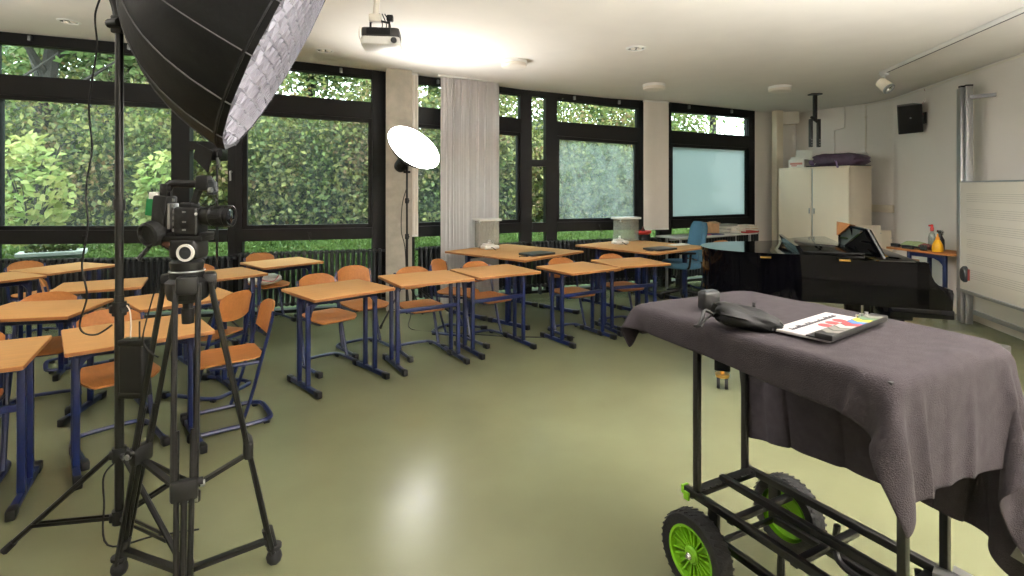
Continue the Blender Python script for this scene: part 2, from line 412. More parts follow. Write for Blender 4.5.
# floor, ceiling, walls
NEAR = -2.6; XL = -8.6
WR = [(4.97,10.3),(5.42,10.3),(6.0,9.14),(6.06,8.58),(5.42,5.8),(4.35,1.2),(4.0,-.6),(4.0,NEAR)]      # right-hand wall in plan
poly = [p for p in FAC]+WR[1:]+[(XL,NEAR),(XL,6.2)]
mb = MB(); mb.prism(poly, -.12, 0); struct(mb.obj('floor', M['floor'], sharp=.3))
def fy(X): return float(np.interp(X, [q[0] for q in FAC]+[6.6], [q[1] for q in FAC]+[10.4]))
mb = MB(); XS = sorted(set([q[0] for q in FAC[1:]]+[XL-.3,-8.0,5.6,6.6]))
mb.plate([[(x, y, ztop(x)) for y in [NEAR-.2+(fy(x)+.08-NEAR+.2)*k/6 for k in range(7)]] for x in XS], lambda i,j:(0,0,1), .14)
struct(mb.obj('ceiling', M['ceil'], sharp=.5))
def wallrun(name, pts, m, t=.16, z0=0, z1=3.06):
    mb = MB()
    for (x0,y0),(x1,y1) in zip(pts, pts[1:]):
        A, B = Vector((x0,y0,0)), Vector((x1,y1,0)); d = (B-A).normalized(); n = Vector((-d.y, d.x, 0))
        mb.hexa([(*(A).xy, z0), (*(B+d*t*.6).xy, z0), (*(B+d*t*.6+n*t).xy, z0), (*(A+n*t).xy, z0),
                 (*(A).xy, z1), (*(B+d*t*.6).xy, z1), (*(B+d*t*.6+n*t).xy, z1), (*(A+n*t).xy, z1)])
    return struct(mb.obj(name, m, sharp=.3))
wallrun('wall_right', WR[1:], M['wall'])
wallrun('wall_back', [WR[-1], (XL, NEAR)], M['wallr'], z1=3.8)
wallrun('wall_left', [(XL, NEAR), (XL, 6.4)], M['wallr'], z1=3.75)
wallrun('wall_front', [tuple(fac(753).xy), (4.97,10.3), (5.5,10.3)], M['wall'])
wallrun('wall_front_left', [(XL-.1, 6.2), tuple(fac(-62).xy)], M['wallr'], z1=3.75)
# skirting along the right-hand wall
mb = MB()
for (x0,y0),(x1,y1) in zip(WR[1:], WR[2:]):
    A, B = Vector((x0,y0,0)), Vector((x1,y1,0)); d = (B-A).normalized(); n = Vector((d.y, -d.x, 0))
    mb.hexa([(*(A).xy,0),(*(B).xy,0),(*(B+n*.018).xy,0),(*(A+n*.018).xy,0),(*(A).xy,.085),(*(B).xy,.085),(*(B+n*.014).xy,.085),(*(A+n*.014).xy,.085)])
struct(mb.obj('baseboard_right', M['offwhite'], sharp=.3))
mb = MB()                                                         # thin shadow-gap bead where ceiling meets wall
for (x0,y0),(x1,y1) in zip(WR[2:], WR[3:]):
    A, B = Vector((x0,y0,0)), Vector((x1,y1,0)); d = (B-A).normalized(); n = Vector((d.y, -d.x, 0))
    mb.hexa([(*(A).xy,2.995),(*(B).xy,2.995),(*(B+n*.012).xy,2.995),(*(A+n*.012).xy,2.995),(*(A).xy,3.01),(*(B).xy,3.01),(*(B+n*.012).xy,3.01),(*(A+n*.012).xy,3.01)])
struct(mb.obj('trim_1', M['offwhite'], sharp=.3))
# concrete column in front of the facade
cA, cB = at(386,150,7.02), at(412,150,7.1); d = (cB-cA).normalized(); d.z = 0; nn = Vector((-d.y, d.x, 0))
mb = MB(); mb.hexa([(*(cA).xy,0),(*(cB).xy,0),(*(cB+nn*.42).xy,0),(*(cA+nn*.42).xy,0),(*(cA).xy,3.2),(*(cB).xy,3.2),(*(cB+nn*.42).xy,3.2),(*(cA+nn*.42).xy,3.2)])
struct(mb.obj('trim_2', M['concrete'], sharp=.3))
# pale post and boxed beam in the far right corner
pA = at(775,150,9.95); mb = MB(); mb.box((pA.x+.07, pA.y+.05, 1.515), (.15,.12,3.03), (0,0,.3), .004)
struct(mb.obj('trim_3', M['cabinet'], sharp=.3))
pB = at(790,118,9.9); mb = MB(); mb.box((pB.x+.06, pB.y+.18, 2.9), (.30,.26,.22), (0,0,-.2), .004)
struct(mb.obj('trim_4', M['offwhite'], sharp=.3))

# hanging white panel blinds
def panel_blind(x0, x1, dY, z0, label, name='panel_blind'):
    A, B = fac(x0), fac(x1); d = (B-A).normalized(); n = Vector((d.y, -d.x, 0))
    A, B = A+n*dY, B+n*dY; r = thing(name, label, 'blind', (A.x, A.y, 0))
    w = (B-A).length; zt = ztop(A.x)-.03; P = []
    for i in range(9):
        s = i/8; P.append([Vector((0,0,0))+d*(w*s)+n*(.006*math.sin(s*9))+Vector((0,0,z0+(zt-z0)*j/6)) for j in range(7)])
    mb = MB(); mb.plate(P, lambda i,j: n, .008); mb.obj('cloth_panel', M['panelcloth'], r)
    mb = MB(); mb.box(d*(w/2)+n*.004+Vector((0,0,zt+.012)), (w,.04,.03), (0,0,math.atan2(d.y,d.x))); mb.obj('ceiling_track', M['white'], r)
    mb = MB(); mb.box(d*(w/2)+n*.004+Vector((0,0,z0+.008)), (w,.02,.025), (0,0,math.atan2(d.y,d.x))); mb.obj('bottom_weight', M['white'], r)
    return r
panel_blind(640, 664.5, .1, .92, 'wide white panel blind hanging between the two right-hand windows')
panel_blind(409.5, 415.5, .16, .95, 'narrow white panel blind hanging beside the concrete column')

# curtain
def curtain():
    A, B = at(440,150,7.25), at(498.5,150,7.7); A.z = B.z = 0; d = (B-A).normalized(); n = Vector((d.y, -d.x, 0)); w = (B-A).length
    r = thing('curtain', 'tall gathered white curtain hanging from ceiling to floor in front of the windows', 'curtain', A)
    P = []; N = 190
    for i in range(N+1):
        s = i/N; col = []
        for j in range(13):
            t = j/12
            a = .032*(1-.45*t)*math.sin(s*2*math.pi*17+.6*math.sin(s*23)+.25*math.sin(7*t+s*9))+.014*math.sin(s*2*math.pi*41+1.3)*t+.02*math.sin(s*15)*(1-t)
            z = .02+(ztop(A.x)-.06)*t
            col.append(d*(w*s+.006*math.sin(s*2*math.pi*17+1))+n*a+Vector((0,0,z)))
        P.append(col)
    mb = MB(); mb.plate(P, lambda i,j: n, .004); mb.obj('curtain_cloth', M['curtain'], r, sharp=1.2)
    mb = MB(); mb.box(d*(w/2)+Vector((0,0,ztop(A.x)-.02)), (w+.06,.03,.03), (0,0,math.atan2(d.y,d.x))); mb.obj('curtain_track', M['white'], r)
curtain()

# radiators: rows of black columns below the sill
def radiator(x0, x1, z1, label, off=.10):
    A, B = fac(x0), fac(x1); d = (B-A).normalized(); n = Vector((d.y, -d.x, 0)); A = A+n*off; B = B+n*off
    w = (B-A).length; rz = math.atan2(d.y, d.x)
    r = thing('radiator', label, 'radiator', (A.x, A.y, 0), rz)
    N = max(3, int(w/.066)); mb = MB()
    for i in range(N):
        x = (i+.5)*w/N
        for y in (-.035, .035):
            mb.tube([(x,y,.12),(x,y,.16),(x,y,z1-.06),(x,y,z1-.02)], [.015,.023,.023,.015], 6)
        mb.box((x,0,z1-.03), (.056,.11,.055), None, .02); mb.box((x,0,.13), (.056,.11,.05), None, .016)
    mb.obj('radiator_columns', M['radiator'], r)
    for z in (.13, z1-.03):
        mb = MB(); mb.cyl((-.04,0,z),(w+.04,0,z),.018); mb.obj('pipe', M['radiator'], r)
    for x in (.12, w-.12):
        mb = MB(); mb.box((x,0,.06),(.03,.08,.12)); mb.obj('foot', M['radiator'], r)
radiator(-58, 112, .76, 'black column radiator under the far left window, planter trough behind it')
radiator(114, 236, .76, 'black column radiator behind the camera tripod and narrow window')
radiator(240, 382, .80, 'black column radiator just left of the concrete column')
radiator(416, 523, .80, 'black column radiator between concrete column and narrow right window, partly behind the curtain')
radiator(530, 663, .80, 'black column radiator behind the two joined desks with the acrylic box')
radiator(668, 752, .83, 'low black column radiator under the whitewashed window')

# ================================================================== OUTDOORS
def gz(dist, x=0):
    return float(np.interp(dist, [0,.3,1.2,3.5,7,10,16,30,60], [-.02,.06,.38,.55,.85,1.3,1.7,2.2,3]))
def outward(s, dist):                                             # plan point dist metres outside the facade, s = 0..1 along it
    k = s*(len(FAC)-1); i = min(int(k), len(FAC)-2) if s >= 0 else 0; t = k-i
    a, b = Vector((*FAC[i],0)), Vector((*FAC[i+1],0)); p = a+(b-a)*t
    n = Vector((-.30,.954,0)); return p+n*dist
mb = MB(); P = []
for si in range(-18, 45):
    s = si/26; row = []
    for dd in (.1,.3,.8,1.2,2,2.8,3.5,5,7,8.5,10,13,16,22,30,45):
        p = outward(s, dd); row.append((p.x, p.y, gz(dd)+.05*math.sin(p.x*1.7)*math.sin(p.y*1.3)*min(1,dd)))
    P.append(row)
mb.surf(P); lawn = struct(mb.obj('trim_5', M['grass'], sharp=None)); lawn.name = 'lawn'

rng = np.random.default_rng(3)
def leaf_cloud(name, centers, normals, size, m, jitter=.9, aspect=.55):
    """centers (N,3): one bent leaf (two quads) each"""
    N = len(centers)
    d = normals+rng.normal(0, jitter, (N,3)); d /= np.linalg.norm(d, axis=1)[:,None]
    a = rng.normal(0,1,(N,3)); a -= (a*d).sum(1)[:,None]*d; a /= np.linalg.norm(a,axis=1)[:,None]
    b = np.cross(d, a); L = (size*rng.uniform(.6,1.35,N))[:,None]
    c = np.asarray(centers); w = L*aspect
    v = np.stack([c-a*L*.5, c+b*w*.5+d*L*.1, c+a*L*.5, c-b*w*.5+d*L*.1], 1).reshape(-1,3)
    me = bpy.data.meshes.new(name); me.vertices.add(4*N); me.vertices.foreach_set('co', v.astype(np.float32).ravel())
    tri = np.arange(4*N, dtype=np.int32).reshape(N,4)
    me.loops.add(4*N); me.loops.foreach_set('vertex_index', tri.ravel())
    me.polygons.add(N); me.polygons.foreach_set('loop_start', np.arange(0,4*N,4,dtype=np.int32)); me.polygons.foreach_set('loop_total', np.full(N,4,np.int32))
    me.update(calc_edges=True); me.materials.append(m)
    o = bpy.data.objects.new(name, me); COL.objects.link(o); return o
# hedge bank
def hedge():
    n = 100000; s = rng.uniform(-.25,1.25,n); dist = 4.0+rng.exponential(1.6,n); hh = rng.uniform(0,1,n)
    pts = np.zeros((n,3)); nor = np.zeros((n,3))
    for i in range(n):
        p = outward(s[i], dist[i])
        lump = .5+.5*math.sin(p.x*1.9+.7*math.sin(p.y*2.1))*math.sin(p.y*1.3+p.x*.6)
        top = 1.9+1.2*lump+.5*(dist[i]-4.0)
        pts[i] = (p.x+.25*rng.normal(), p.y, gz(dist[i])+top*hh[i]**.7-.1); nor[i] = (.35,-.8,.5)
    o = leaf_cloud('hedge', pts, nor, np.full(n,.115), M['leafA'], .9, .6); o['kind'] = 'stuff'
    tag(o, 'dense autumn-tinted hedge covering the bank outside all the windows', 'hedge')
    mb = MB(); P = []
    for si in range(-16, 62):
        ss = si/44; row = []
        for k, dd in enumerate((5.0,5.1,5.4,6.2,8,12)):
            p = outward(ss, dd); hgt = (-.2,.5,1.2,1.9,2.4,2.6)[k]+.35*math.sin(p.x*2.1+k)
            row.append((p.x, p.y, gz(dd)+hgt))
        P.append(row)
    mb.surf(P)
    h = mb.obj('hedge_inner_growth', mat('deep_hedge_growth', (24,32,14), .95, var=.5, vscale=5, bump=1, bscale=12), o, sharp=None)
hedge()
def grassblades():
    n = 26000; s = rng.uniform(-.1,1.05,n); dist = rng.uniform(.5,4.3,n); pts = np.zeros((n,3)); nor = np.zeros((n,3))
    for i in range(n):
        p = outward(s[i], dist[i]); pts[i] = (p.x, p.y, gz(dist[i])+.05); nor[i] = (rng.normal(), rng.normal(), .1)
    o = leaf_cloud('grass', pts, nor, np.full(n,.13), M['leafG'], .2, .3); o['kind'] = 'stuff'
    tag(o, 'bright green grass strip outside below the windows', 'grass')
grassblades()
def tree(loc, h, crown, label, lean=(0,0), n=5200, lm='leafB', r=.16, size=.25, fork=True, group=None, low=.25):
    t = thing('tree', label, 'tree', loc, 0, group); top = Vector((lean[0], lean[1], h*.8))
    mb = MB(); pts = [Vector((0,0,-.4)), top*.35+V(.05,0,0), top*.7, top]
    mb.tube(bez(pts, 5), [r*(1-.7*k/15) for k in range(16)], 9)
    for k in range(7):
        a = k*2.4; b0 = top*(.4+.07*k); e = b0+Vector((math.cos(a)*crown*.8, math.sin(a)*crown*.7, h*.16))
        mb.tube([b0, (b0+e)/2+V(0,0,.1), e], [r*.4, r*.25, r*.08], 6)
    mb.obj('trunk', M['bark'], t)
    cs = [Vector((rng.normal()*crown*.5+lean[0]*.7, rng.normal()*crown*.45+lean[1]*.7, h*(low+(1-low)*rng.uniform()))) for _ in range(34)]
    n = int(n*1.6); k = rng.integers(0, len(cs), n); pts = np.array([cs[i] for i in k])+rng.normal(0, crown*.2, (n,3))
    o = leaf_cloud('foliage', pts, np.tile(np.array([[.2,-.5,.8]]),(n,1)), np.full(n,size), M[lm], .6, .6); o.parent = t
    return t
def tp(px, Y, z=None):                                            # plan position outdoors on the column px at depth Y
    return Vector(((px-512)/F*Y, Y, .9 if z is None else z))
tree(tp(22,11.5,.7), 7.5, 2.0, 'tree with a thick dark leaning trunk seen through the far left window', lean=(1.0,0), n=3400, r=.24, low=.6)
tree(tp(40,18,1.6), 8.5, 2.8, 'broad leafy tree far behind the leaning trunk', n=6500, low=.2)
tree(tp(-14,10.8,.7), 7.5, 1.8, 'straight dark trunked tree cut by the left edge of the photo', n=2600, r=.16, low=.62)
tree(tp(112,16,3), 7, 2.4, 'tall leafy tree standing behind the light stand pole', n=5200)
tree(tp(205,17,3), 7.5, 2.4, 'tall leafy tree showing over the video camera', n=5200)
tree(tp(310,17,3), 7.5, 2.6, 'tall leafy tree behind the wide window left of the concrete column', n=6500)
tree(tp(430,18,3), 7.5, 2.4, 'dark tree seen between the concrete column and the curtain', n=5200)
tree(tp(520,19,3), 8, 2.6, 'tall tree seen through the narrow window right of the curtain', n=5200)
tree(tp(602,19,3), 7.5, 2.8, 'tall tree crown above the smeared window', n=6000)
tree(tp(748,20,2.5), 7.5, 2.6, 'tree crown at the right end of the small pane above the whitewashed window', n=4500)
tree(tp(712,21,3), 7.5, 2.8, 'tree crown showing in the small pane above the whitewashed window', n=4200)
def pale_shrub(px, Y, h, w, label, n):
    p = tp(px, Y, .5); t = thing('shrub', label, 'shrub', p)
    mb = MB()
    for k in range(9):
        a = k*2.39; e = Vector((math.cos(a)*w*.7, math.sin(a)*w*.5, h*(.55+.05*k)))
        mb.tube([(0,0,-.1), e*.5+V(0,0,.2), e], [.02,.014,.006], 5)
    mb.obj('stem', M['bark'], t)
    c = rng.normal(0,1,(n,3)); c /= np.linalg.norm(c,axis=1)[:,None]; c *= rng.uniform(.4,1,(n,1))**.5
    pts = c*np.array([w,w*.7,h*.5])+np.array([0,0,h*.55])
    o = leaf_cloud('foliage', pts, np.tile(np.array([[.1,-.6,.7]]),(n,1)), np.full(n,.17), M['leafC'], .45, .5); o.parent = t
pale_shrub(30, 8.6, 1.9, .62, 'young shrub with big pale yellow-green leaves outside the far left window', 620)
pale_shrub(163, 9.6, 1.7, .5, 'pale green shrub outside behind the video camera', 520)
# planter trough on the grass
tr = thing('planter_trough', 'long grey-green planter trough with white rim on the grass outside far left', 'planter', (0,0,0))
a, b = at(20,250,7.5), at(84,250,7.9); a.z = b.z = 0; d = (b-a).normalized(); n = Vector((-d.y,d.x,0)); g = .45
def ring(mb, a, b, n, z0, z1, w0, w1, e):
    mb.hexa([(*(a+d*e-n*w0).xy,z0),(*(b-d*e-n*w0).xy,z0),(*(b-d*e+n*w0).xy,z0),(*(a+d*e+n*w0).xy,z0),
             (*(a-n*w1).xy,z1),(*(b-n*w1).xy,z1),(*(b+n*w1).xy,z1),(*(a+n*w1).xy,z1)])
mb = MB(); ring(mb, a, b, n, g, .655, .13, .2, .1); mb.obj('trough_body', M['trough'], tr)
mb = MB(); ring(mb, a-d*.03, b+d*.03, n, .655, .70, .22, .22, 0); mb.obj('rim', M['troughrim'], tr)
n_ = 260; pts = np.array([[*(lerp(a,b,rng.uniform(.1,.9))+n*rng.uniform(-.12,.12)).xy, .71+abs(rng.normal())*.08] for _ in range(n_)])
o = leaf_cloud('plants', pts, np.tile(np.array([[0,-.4,.8]]),(n_,1)), np.full(n_,.1), M['leafA'], .6); o.parent = tr

# world and lights
w = bpy.data.worlds.new('overcast_sky'); SC.world = w; w.use_nodes = True; nt = w.node_tree
bg = nt.nodes['Background']; tc = nt.nodes.new('ShaderNodeTexCoord'); no = nt.nodes.new('ShaderNodeTexNoise'); no.inputs['Scale'].default_value = 2.5
rp = nt.nodes.new('ShaderNodeValToRGB'); rp.color_ramp.elements[0].color = (.78,.87,1,1); rp.color_ramp.elements[1].color = (1,1,1,1)
nt.links.new(tc.outputs['Generated'], no.inputs['Vector']); nt.links.new(no.outputs['Fac'], rp.inputs['Fac']); nt.links.new(rp.outputs['Color'], bg.inputs['Color'])
bg.inputs['Strength'].default_value = 6.8
# ================================================================== SCHOOL DESKS
def rrect(w, d, r, n=3):
    pts = []
    for cx, cy, a0 in ((w/2-r, d/2-r, 0), (-w/2+r, d/2-r, 90), (-w/2+r, -d/2+r, 180), (w/2-r, -d/2+r, 270)):
        for k in range(n+1):
            a = math.radians(a0+90*k/n); pts.append((cx+r*math.cos(a), cy+r*math.sin(a)))
    return pts
def desk(loc, rz, w, dp, h, label, kind='bar', group='school desks'):
    t = thing('school_desk', label, 'desk', (loc[0], loc[1], 0), rz, group)
    mb = MB(); mb.prism(rrect(w, dp, .012), h-.024, h, bev=.003); top = mb.obj('tabletop', M['beech'], t)
    mb = MB(); mb.prism(rrect(w+.003, dp+.003, .013), h-.021, h-.004); mb.obj('edge_band', M['beechedge'], top)
    fl = dp*.80
    for sx in (-1, 1):
        x = sx*(w/2-.055)
        for y in (-.075, .085):
            mb = MB(); mb.box((x, y, (h-.024+.03)/2), (.036, .03, h-.024-.03), None, .006); mb.obj('leg', M['blue'], t)
        mb = MB(); mb.box((x, 0, .032), (.034, fl, .036), None, .006); f = mb.obj('foot', M['blue'], t)
        for sy in (-1, 1):
            mb = MB(); mb.box((x, sy*(fl/2), .029), (.042, .075, .052), None, .009); mb.obj('foot_cap', M['cap'], f)
        mb = MB(); mb.box((x, 0, h-.038), (.04, dp*.72, .026), None, .004); mb.obj('top_bracket', M['blue'], t)
    if kind == 'bar':
        mb = MB(); mb.box((0, -.075, h-.27), (w-.1, .024, .036), None, .005); mb.obj('crossbar', M['blue'], t)
        mb = MB(); mb.box((0, .12, h-.04), (w-.1, .024, .03), None, .005); mb.obj('apron', M['blue'], t)
    else:
        mb = MB(); mb.box((0, -.095, h-.065), (w-.1, .022, .05), None, .005)
        for sx in (-1, 1):                                        # curved gussets
            x = sx*(w/2-.07); pts = [(0,0)]+[(.11*(1-math.sin(a)), -.11*(1-math.cos(a))) for a in [i*math.pi/12 for i in range(7)]]
            Mx = Matrix(((-sx,0,0,x),(0,0,1,-.106),(0,1,0,h-.07),(0,0,0,1)))
            mb.prism(pts, 0, .022, Mx)
        mb.obj('apron', M['blue'], t)
        mb = MB(); mb.box((0, .12, h-.04), (w-.1, .024, .03), None, .005); mb.obj('rear_rail', M['blue'], t)
    return t
def wdesk(name, x, y, rz, h, label, kind='bar', w=.70, dp=.622, hn=None):
    s = (HC-hn)/(HC-h) if hn else 1
    D[name] = (x*s, y*s, rz)
    return desk((x*s, y*s), rz, w*s, dp*s, hn or h, label, kind)
D = {}
wdesk('A', -1.443,4.493,.783,.766, 'beech desk with blue frame standing foremost, left end of the middle row', 'apron')
wdesk('B', -.796,4.968,.549,.781, 'beech desk just in front of the lit light on its stand')
wdesk('C', -.173,5.413,.580,.776, 'beech desk in front of the curtain, right neighbour of the desk by the lit light')
wdesk('D', .731,5.975,.596,.726, 'beech desk below the joined desks with laptops, left one of the right-hand pair', hn=.76)
wdesk('E', 1.388,6.357,.372,.734, 'beech desk nearest the cart and office chair, right one of the right-hand pair', hn=.762)
wdesk('F', -4.871,5.892,1.246,.735, 'beech desk before the far left radiator under the planter trough', hn=.765)
wdesk('G', -5.012,5.144,1.10,.740, 'beech desk cut by the left edge beside the desk under the planter trough', 'apron', hn=.758)
wdesk('H', -3.983,5.239,.50,.664, 'beech desk behind the light stand pole in the second row', hn=.74)
wdesk('I', -3.50,3.994,.20,.709, 'beech desk with a sharp corner left of the light stand, second from the front', 'apron', hn=.75)
wdesk('J', -2.80,2.675,.536,.751, 'large foremost beech desk cut by the left edge of the photo')
wdesk('K', -2.258,3.261,.719,.743, 'beech desk directly behind the tripod with a black pack hanging before it', 'apron')
wdesk('L', -2.657,4.342,.821,.726, 'beech desk seen between the upper legs of the camera tripod', hn=.75)
wdesk('M', -2.819,5.165,.843,.778, 'beech desk right of the tripod head in the third row')
wdesk('N', -2.654,6.24,.837,.747, 'beech desk nearest the window radiator with a white bag under it', 'apron')
# joined double desks with devices
def big_desk(loc, rz, w, dp, h, label):
    t = thing('double_desk', label, 'desk', (loc[0], loc[1], 0), rz, 'joined double desks')
    mb = MB(); mb.prism(rrect(w, dp, .014), h-.025, h, bev=.003); top = mb.obj('tabletop', M['beech'], t)
    mb = MB(); mb.prism(rrect(w+.003, dp+.003, .015), h-.022, h-.004); mb.obj('edge_band', M['beechedge'], top)
    for sx in (-1, 1):
        x = sx*(w/2-.09)
        mb = MB(); mb.box((x, 0, (h-.025+.03)/2), (.06, .05, h-.055), None, .008); mb.obj('leg', M['blue'], t)
        mb = MB(); mb.box((x, 0, .032), (.045, dp*.82, .04), None, .007); f = mb.obj('foot', M['blue'], t)
        for sy in (-1, 1):
            mb = MB(); mb.box((x, sy*dp*.41, .03), (.055, .08, .055), None, .01); mb.obj('foot_cap', M['cap'], f)
    mb = MB(); mb.box((0, 0, h-.055), (w-.14, .05, .05), None, .006); mb.obj('apron', M['blue'], t)
    return t
def pair(c, rz, w, dp, h, l1, l2):
    yd = Vector((-math.sin(rz), math.cos(rz)))
    a = big_desk((c[0]+yd.x*dp*.503, c[1]+yd.y*dp*.503), rz, w, dp, h, l1)
    b = big_desk((c[0]-yd.x*dp*.503, c[1]-yd.y*dp*.503), rz, w, dp, h, l2)
pair((.03,6.86), .86, 1.18, .66, .80, 'double desk touching the curtain, carrying a white dock and clear box', 'double desk with a dark laptop, in front of its twin by the curtain')
pair((1.80,7.50), .70, 1.26, .67, .80, 'double desk below the smeared window with a white dock on it', 'double desk with a dark laptop, nearest the blue office chair')

# ================================================================== SCHOOL CHAIRS
def make_chair(label):
    t = thing('school_chair', label, 'chair', (0,0,0), 0, 'school chairs')
    # seat: thin ply sheet with waterfall front, slight dish
    P = []
    for i in range(13):
        u = i/12*2-1; row = []
        for j in range(13):
            v = j/12; hw = .178+.02*v; hw *= (1-.30*max(0,(v-.72)/.28)**3)*(1-.25*max(0,(.14-v)/.14)**2); y = -.19+.39*v
            z = .452-.012*(1-u*u)*math.sin(min(1,v*1.1)*math.pi)-.022*max(0,(v-.78)/.22)**2+.008*max(0,(.2-v)/.2)
            row.append((u*hw*1.04, y, z))
        P.append(row)
    mb = MB(); mb.plate(P, lambda i,j:(0,0,1), .011); mb.obj('seat', M['ply'], t)
    # backrest: curved panel with rounded top
    P = []
    for i in range(15):
        u = i/14*2-1; row = []
        for j in range(9):
            v = j/8; top = .80-.07*abs(u)**3.2; bot = .575+.03*abs(u)**2
            z = bot+(top-bot)*v; x = u*(.188-.012*(1-v))
            y = -.205-.19*(z-.56)-.035*(1-u*u)
            row.append((x, y, z))
        P.append(row)
    mb = MB(); mb.plate(P, lambda i,j:(0,1,.15), .010); mb.obj('backrest', M['ply'], t)
    for s in (-1, 1):
        x = s*.185
        pts = bez([(x*.98,-.245,.755),(x*1.0,-.215,.62),(x*1.03,-.16,.42),(x*1.06,-.10,.2),(x*1.08,-.045,.045)], 4)
        mb = MB(); mb.tube(pts, .0155, 8, flat=.75); mb.obj('side_tube', M['blue'], t)
        mb = MB(); mb.tube([(x*.97,-.17,.425),(x*.9,.0,.425),(x*.78,.13,.42)], .013, 8); mb.obj('seat_rail', M['blue'], t)
    mb = MB(); mb.tube([(-.15,.125,.42),(0,.14,.42),(.15,.125,.42)], .012, 8)
    mb.tube([(-.18,-.16,.425),(.18,-.16,.425)], .012, 8); mb.obj('seat_cross_rail', M['blue'], t)
    x = .20
    pts = bez([(-x,.22,.03),(-x,.05,.03),(-x,-.13,.03),(-x*.86,-.215,.03),(-x*.5,-.24,.03),(x*.5,-.24,.03),(x*.86,-.215,.03),(x,-.13,.03),(x,.05,.03),(x,.22,.03)], 5)
    mb = MB(); mb.tube(pts, .0175, 8, flat=.8); sk = mb.obj('floor_skid', M['blue'], t)
    for s in (-1, 1):
        mb = MB(); mb.box((s*x, .23, .027), (.044,.075,.05), None, .01); mb.obj('skid_cap', M['cap'], sk)
        mb = MB(); mb.box((s*x*.9, -.2, .012), (.03,.04,.02), None, .006); mb.obj('glider', M['cap'], sk)
    return t
CH = [
 ('A', .40, .11, 0, 'chair tucked under the foremost desk in the middle row'),
 ('B', .30, .08, 0, 'chair tucked under the desk in front of the lit light'),
 ('C', .27, .09, .1, 'chair tucked under the desk in front of the curtain'),
 ('D', .20, .10, -.1, 'chair under the left desk of the right-hand pair'),
 ('E', .18, .02, .05, 'chair under the right desk of the right-hand pair'),
 ('F', .40, .0, 0, 'chair behind the desk under the planter trough'),
 ('K', .22, -.08, .1, 'chair tucked under the desk directly behind the tripod'),
 ('M', .46, .05, 0, 'chair behind the desk right of the tripod head'),
 ('N', .36, .0, 0, 'chair holding a white bag at the desk nearest the window radiator'),
 ('J', .20, -.05, 0, 'chair mostly cut by the left edge under the large foremost desk'),
]
chair0 = None
def chair(x, y, face, label):                                     # face: world angle of the sitter's view
    global chair0
    rz = face-math.pi/2
    if chair0 is None:
        chair0 = make_chair(label); chair0.location = (x, y, 0); chair0.rotation_euler = (0,0,rz); return chair0
    return dup(chair0, (x, y, 0), rz, label)
for n, off, dx, tw, lab in CH:
    x, y, rz = D[n]
    chair(x-math.sin(rz)*off+math.cos(rz)*dx, y+math.cos(rz)*off+math.sin(rz)*dx, rz-math.pi/2+tw, lab)
chair(-1.47, 5.36, -.85, 'chair standing in the gap left of the lit light, seat fully visible')
chair(-.60, 5.98, -.35, 'chair beside the curtain with its backrest showing full height')
chair(-1.94, 3.70, math.atan2(-.6,-.8), 'free chair turned sideways in the aisle right of the tripod')
chair(-2.38, 4.25, 2.9, 'chair turned sideways at the right end of the desk seen through the tripod')
chair(-3.93, 4.92, .70, 'chair seen edge-on at the left end of the second row desk')
chair(-3.42, 3.92, -1.05, 'chair tucked under the sharp cornered desk left of the light stand')
# white bag on a chair
p = D['N']; bx, by = p[0]-math.sin(p[2])*.28-.05, p[1]+math.cos(p[2])*.28-.06
bag = thing('cloth_bag', 'white cloth bag with pink trim lying on a chair seat under the rear desk', 'bag', (bx, by, .47), .75)
mb = MB(); mb.blob((0,0,.055), (.19,.14,.062), 3, None, lambda q: 1+.06*math.sin(q.x*9)*math.sin(q.y*8+q.z*5)); mb.obj('bag_body', M['white'], bag)
mb = MB(); mb.tube(bez([(-.12,-.1,.1),(-.05,-.16,.06),(.05,-.16,.05),(.12,-.1,.1)],5), .008, 6); mb.obj('bag_handle', mat('pink_webbing',(214,150,150),.8), bag)

# ---- things on the joined desks
def dock(px, py, rz, label):
    p = onz(px, py, .80); t = thing('charging_dock', label, 'dock', p, rz, 'white docks')
    mb = MB(); mb.box((0,0,.025), (.22,.14,.05), None, .018, 3); mb.box((-.03,.0,.06), (.13,.1,.03), None, .012); mb.obj('dock_body', M['white'], t)
    mb = MB(); mb.lathe([(.026,.07),(.024,.085),(.015,.09),(.015,.11),(.018,.114),(0,.118)], (0,.01,0), n=14); mb.obj('dock_post', M['white'], t)
    mb = MB(); mb.tube(bez([(-.02,-.07,.03),(-.01,-.13,.01),(0,-.20,-.04),(.02,-.24,-.2),(.03,-.22,-.34)],6), .006, 6); mb.obj('power_cable', M['cable'], t)
dock(490, 249, .6, 'white dock with short post on the double desk by the curtain')
dock(620, 244, .5, 'white dock with short post on the double desk below the smeared window')
def clearbox(px, py, rz, label, w, h):
    p = onz(px, py, .80); t = thing('clear_box', label, 'box', p, rz, 'clear boxes with white lids')
    mb = MB(); x = w/2
    for a, b in (((-x,-.1),(x,-.1)),((x,-.1),(x,.1)),((x,.1),(-x,.1)),((-x,.1),(-x,-.1))):
        mb.bar((a[0],a[1],h/2),(b[0],b[1],h/2), .004, h)
    mb.box((0,0,.004),(w,.2,.006)); mb.obj('clear_walls', M['acrylic'], t)
    mb = MB(); mb.box((0,0,h+.014),(w+.06,.26,.03),None,.008); mb.obj('lid', M['white'], t)
    mb = MB(); mb.box((-x-.01,-.09,h-.02),(.02,.02,.035),None,.005); mb.obj('latch', M['steel'], t)
clearbox(487, 247.2, .45, 'clear box with thin white lid standing before the curtain', .27, .36)
clearbox(626, 240.6, .45, 'clear box with thin white lid standing before the smeared window', .32, .33)
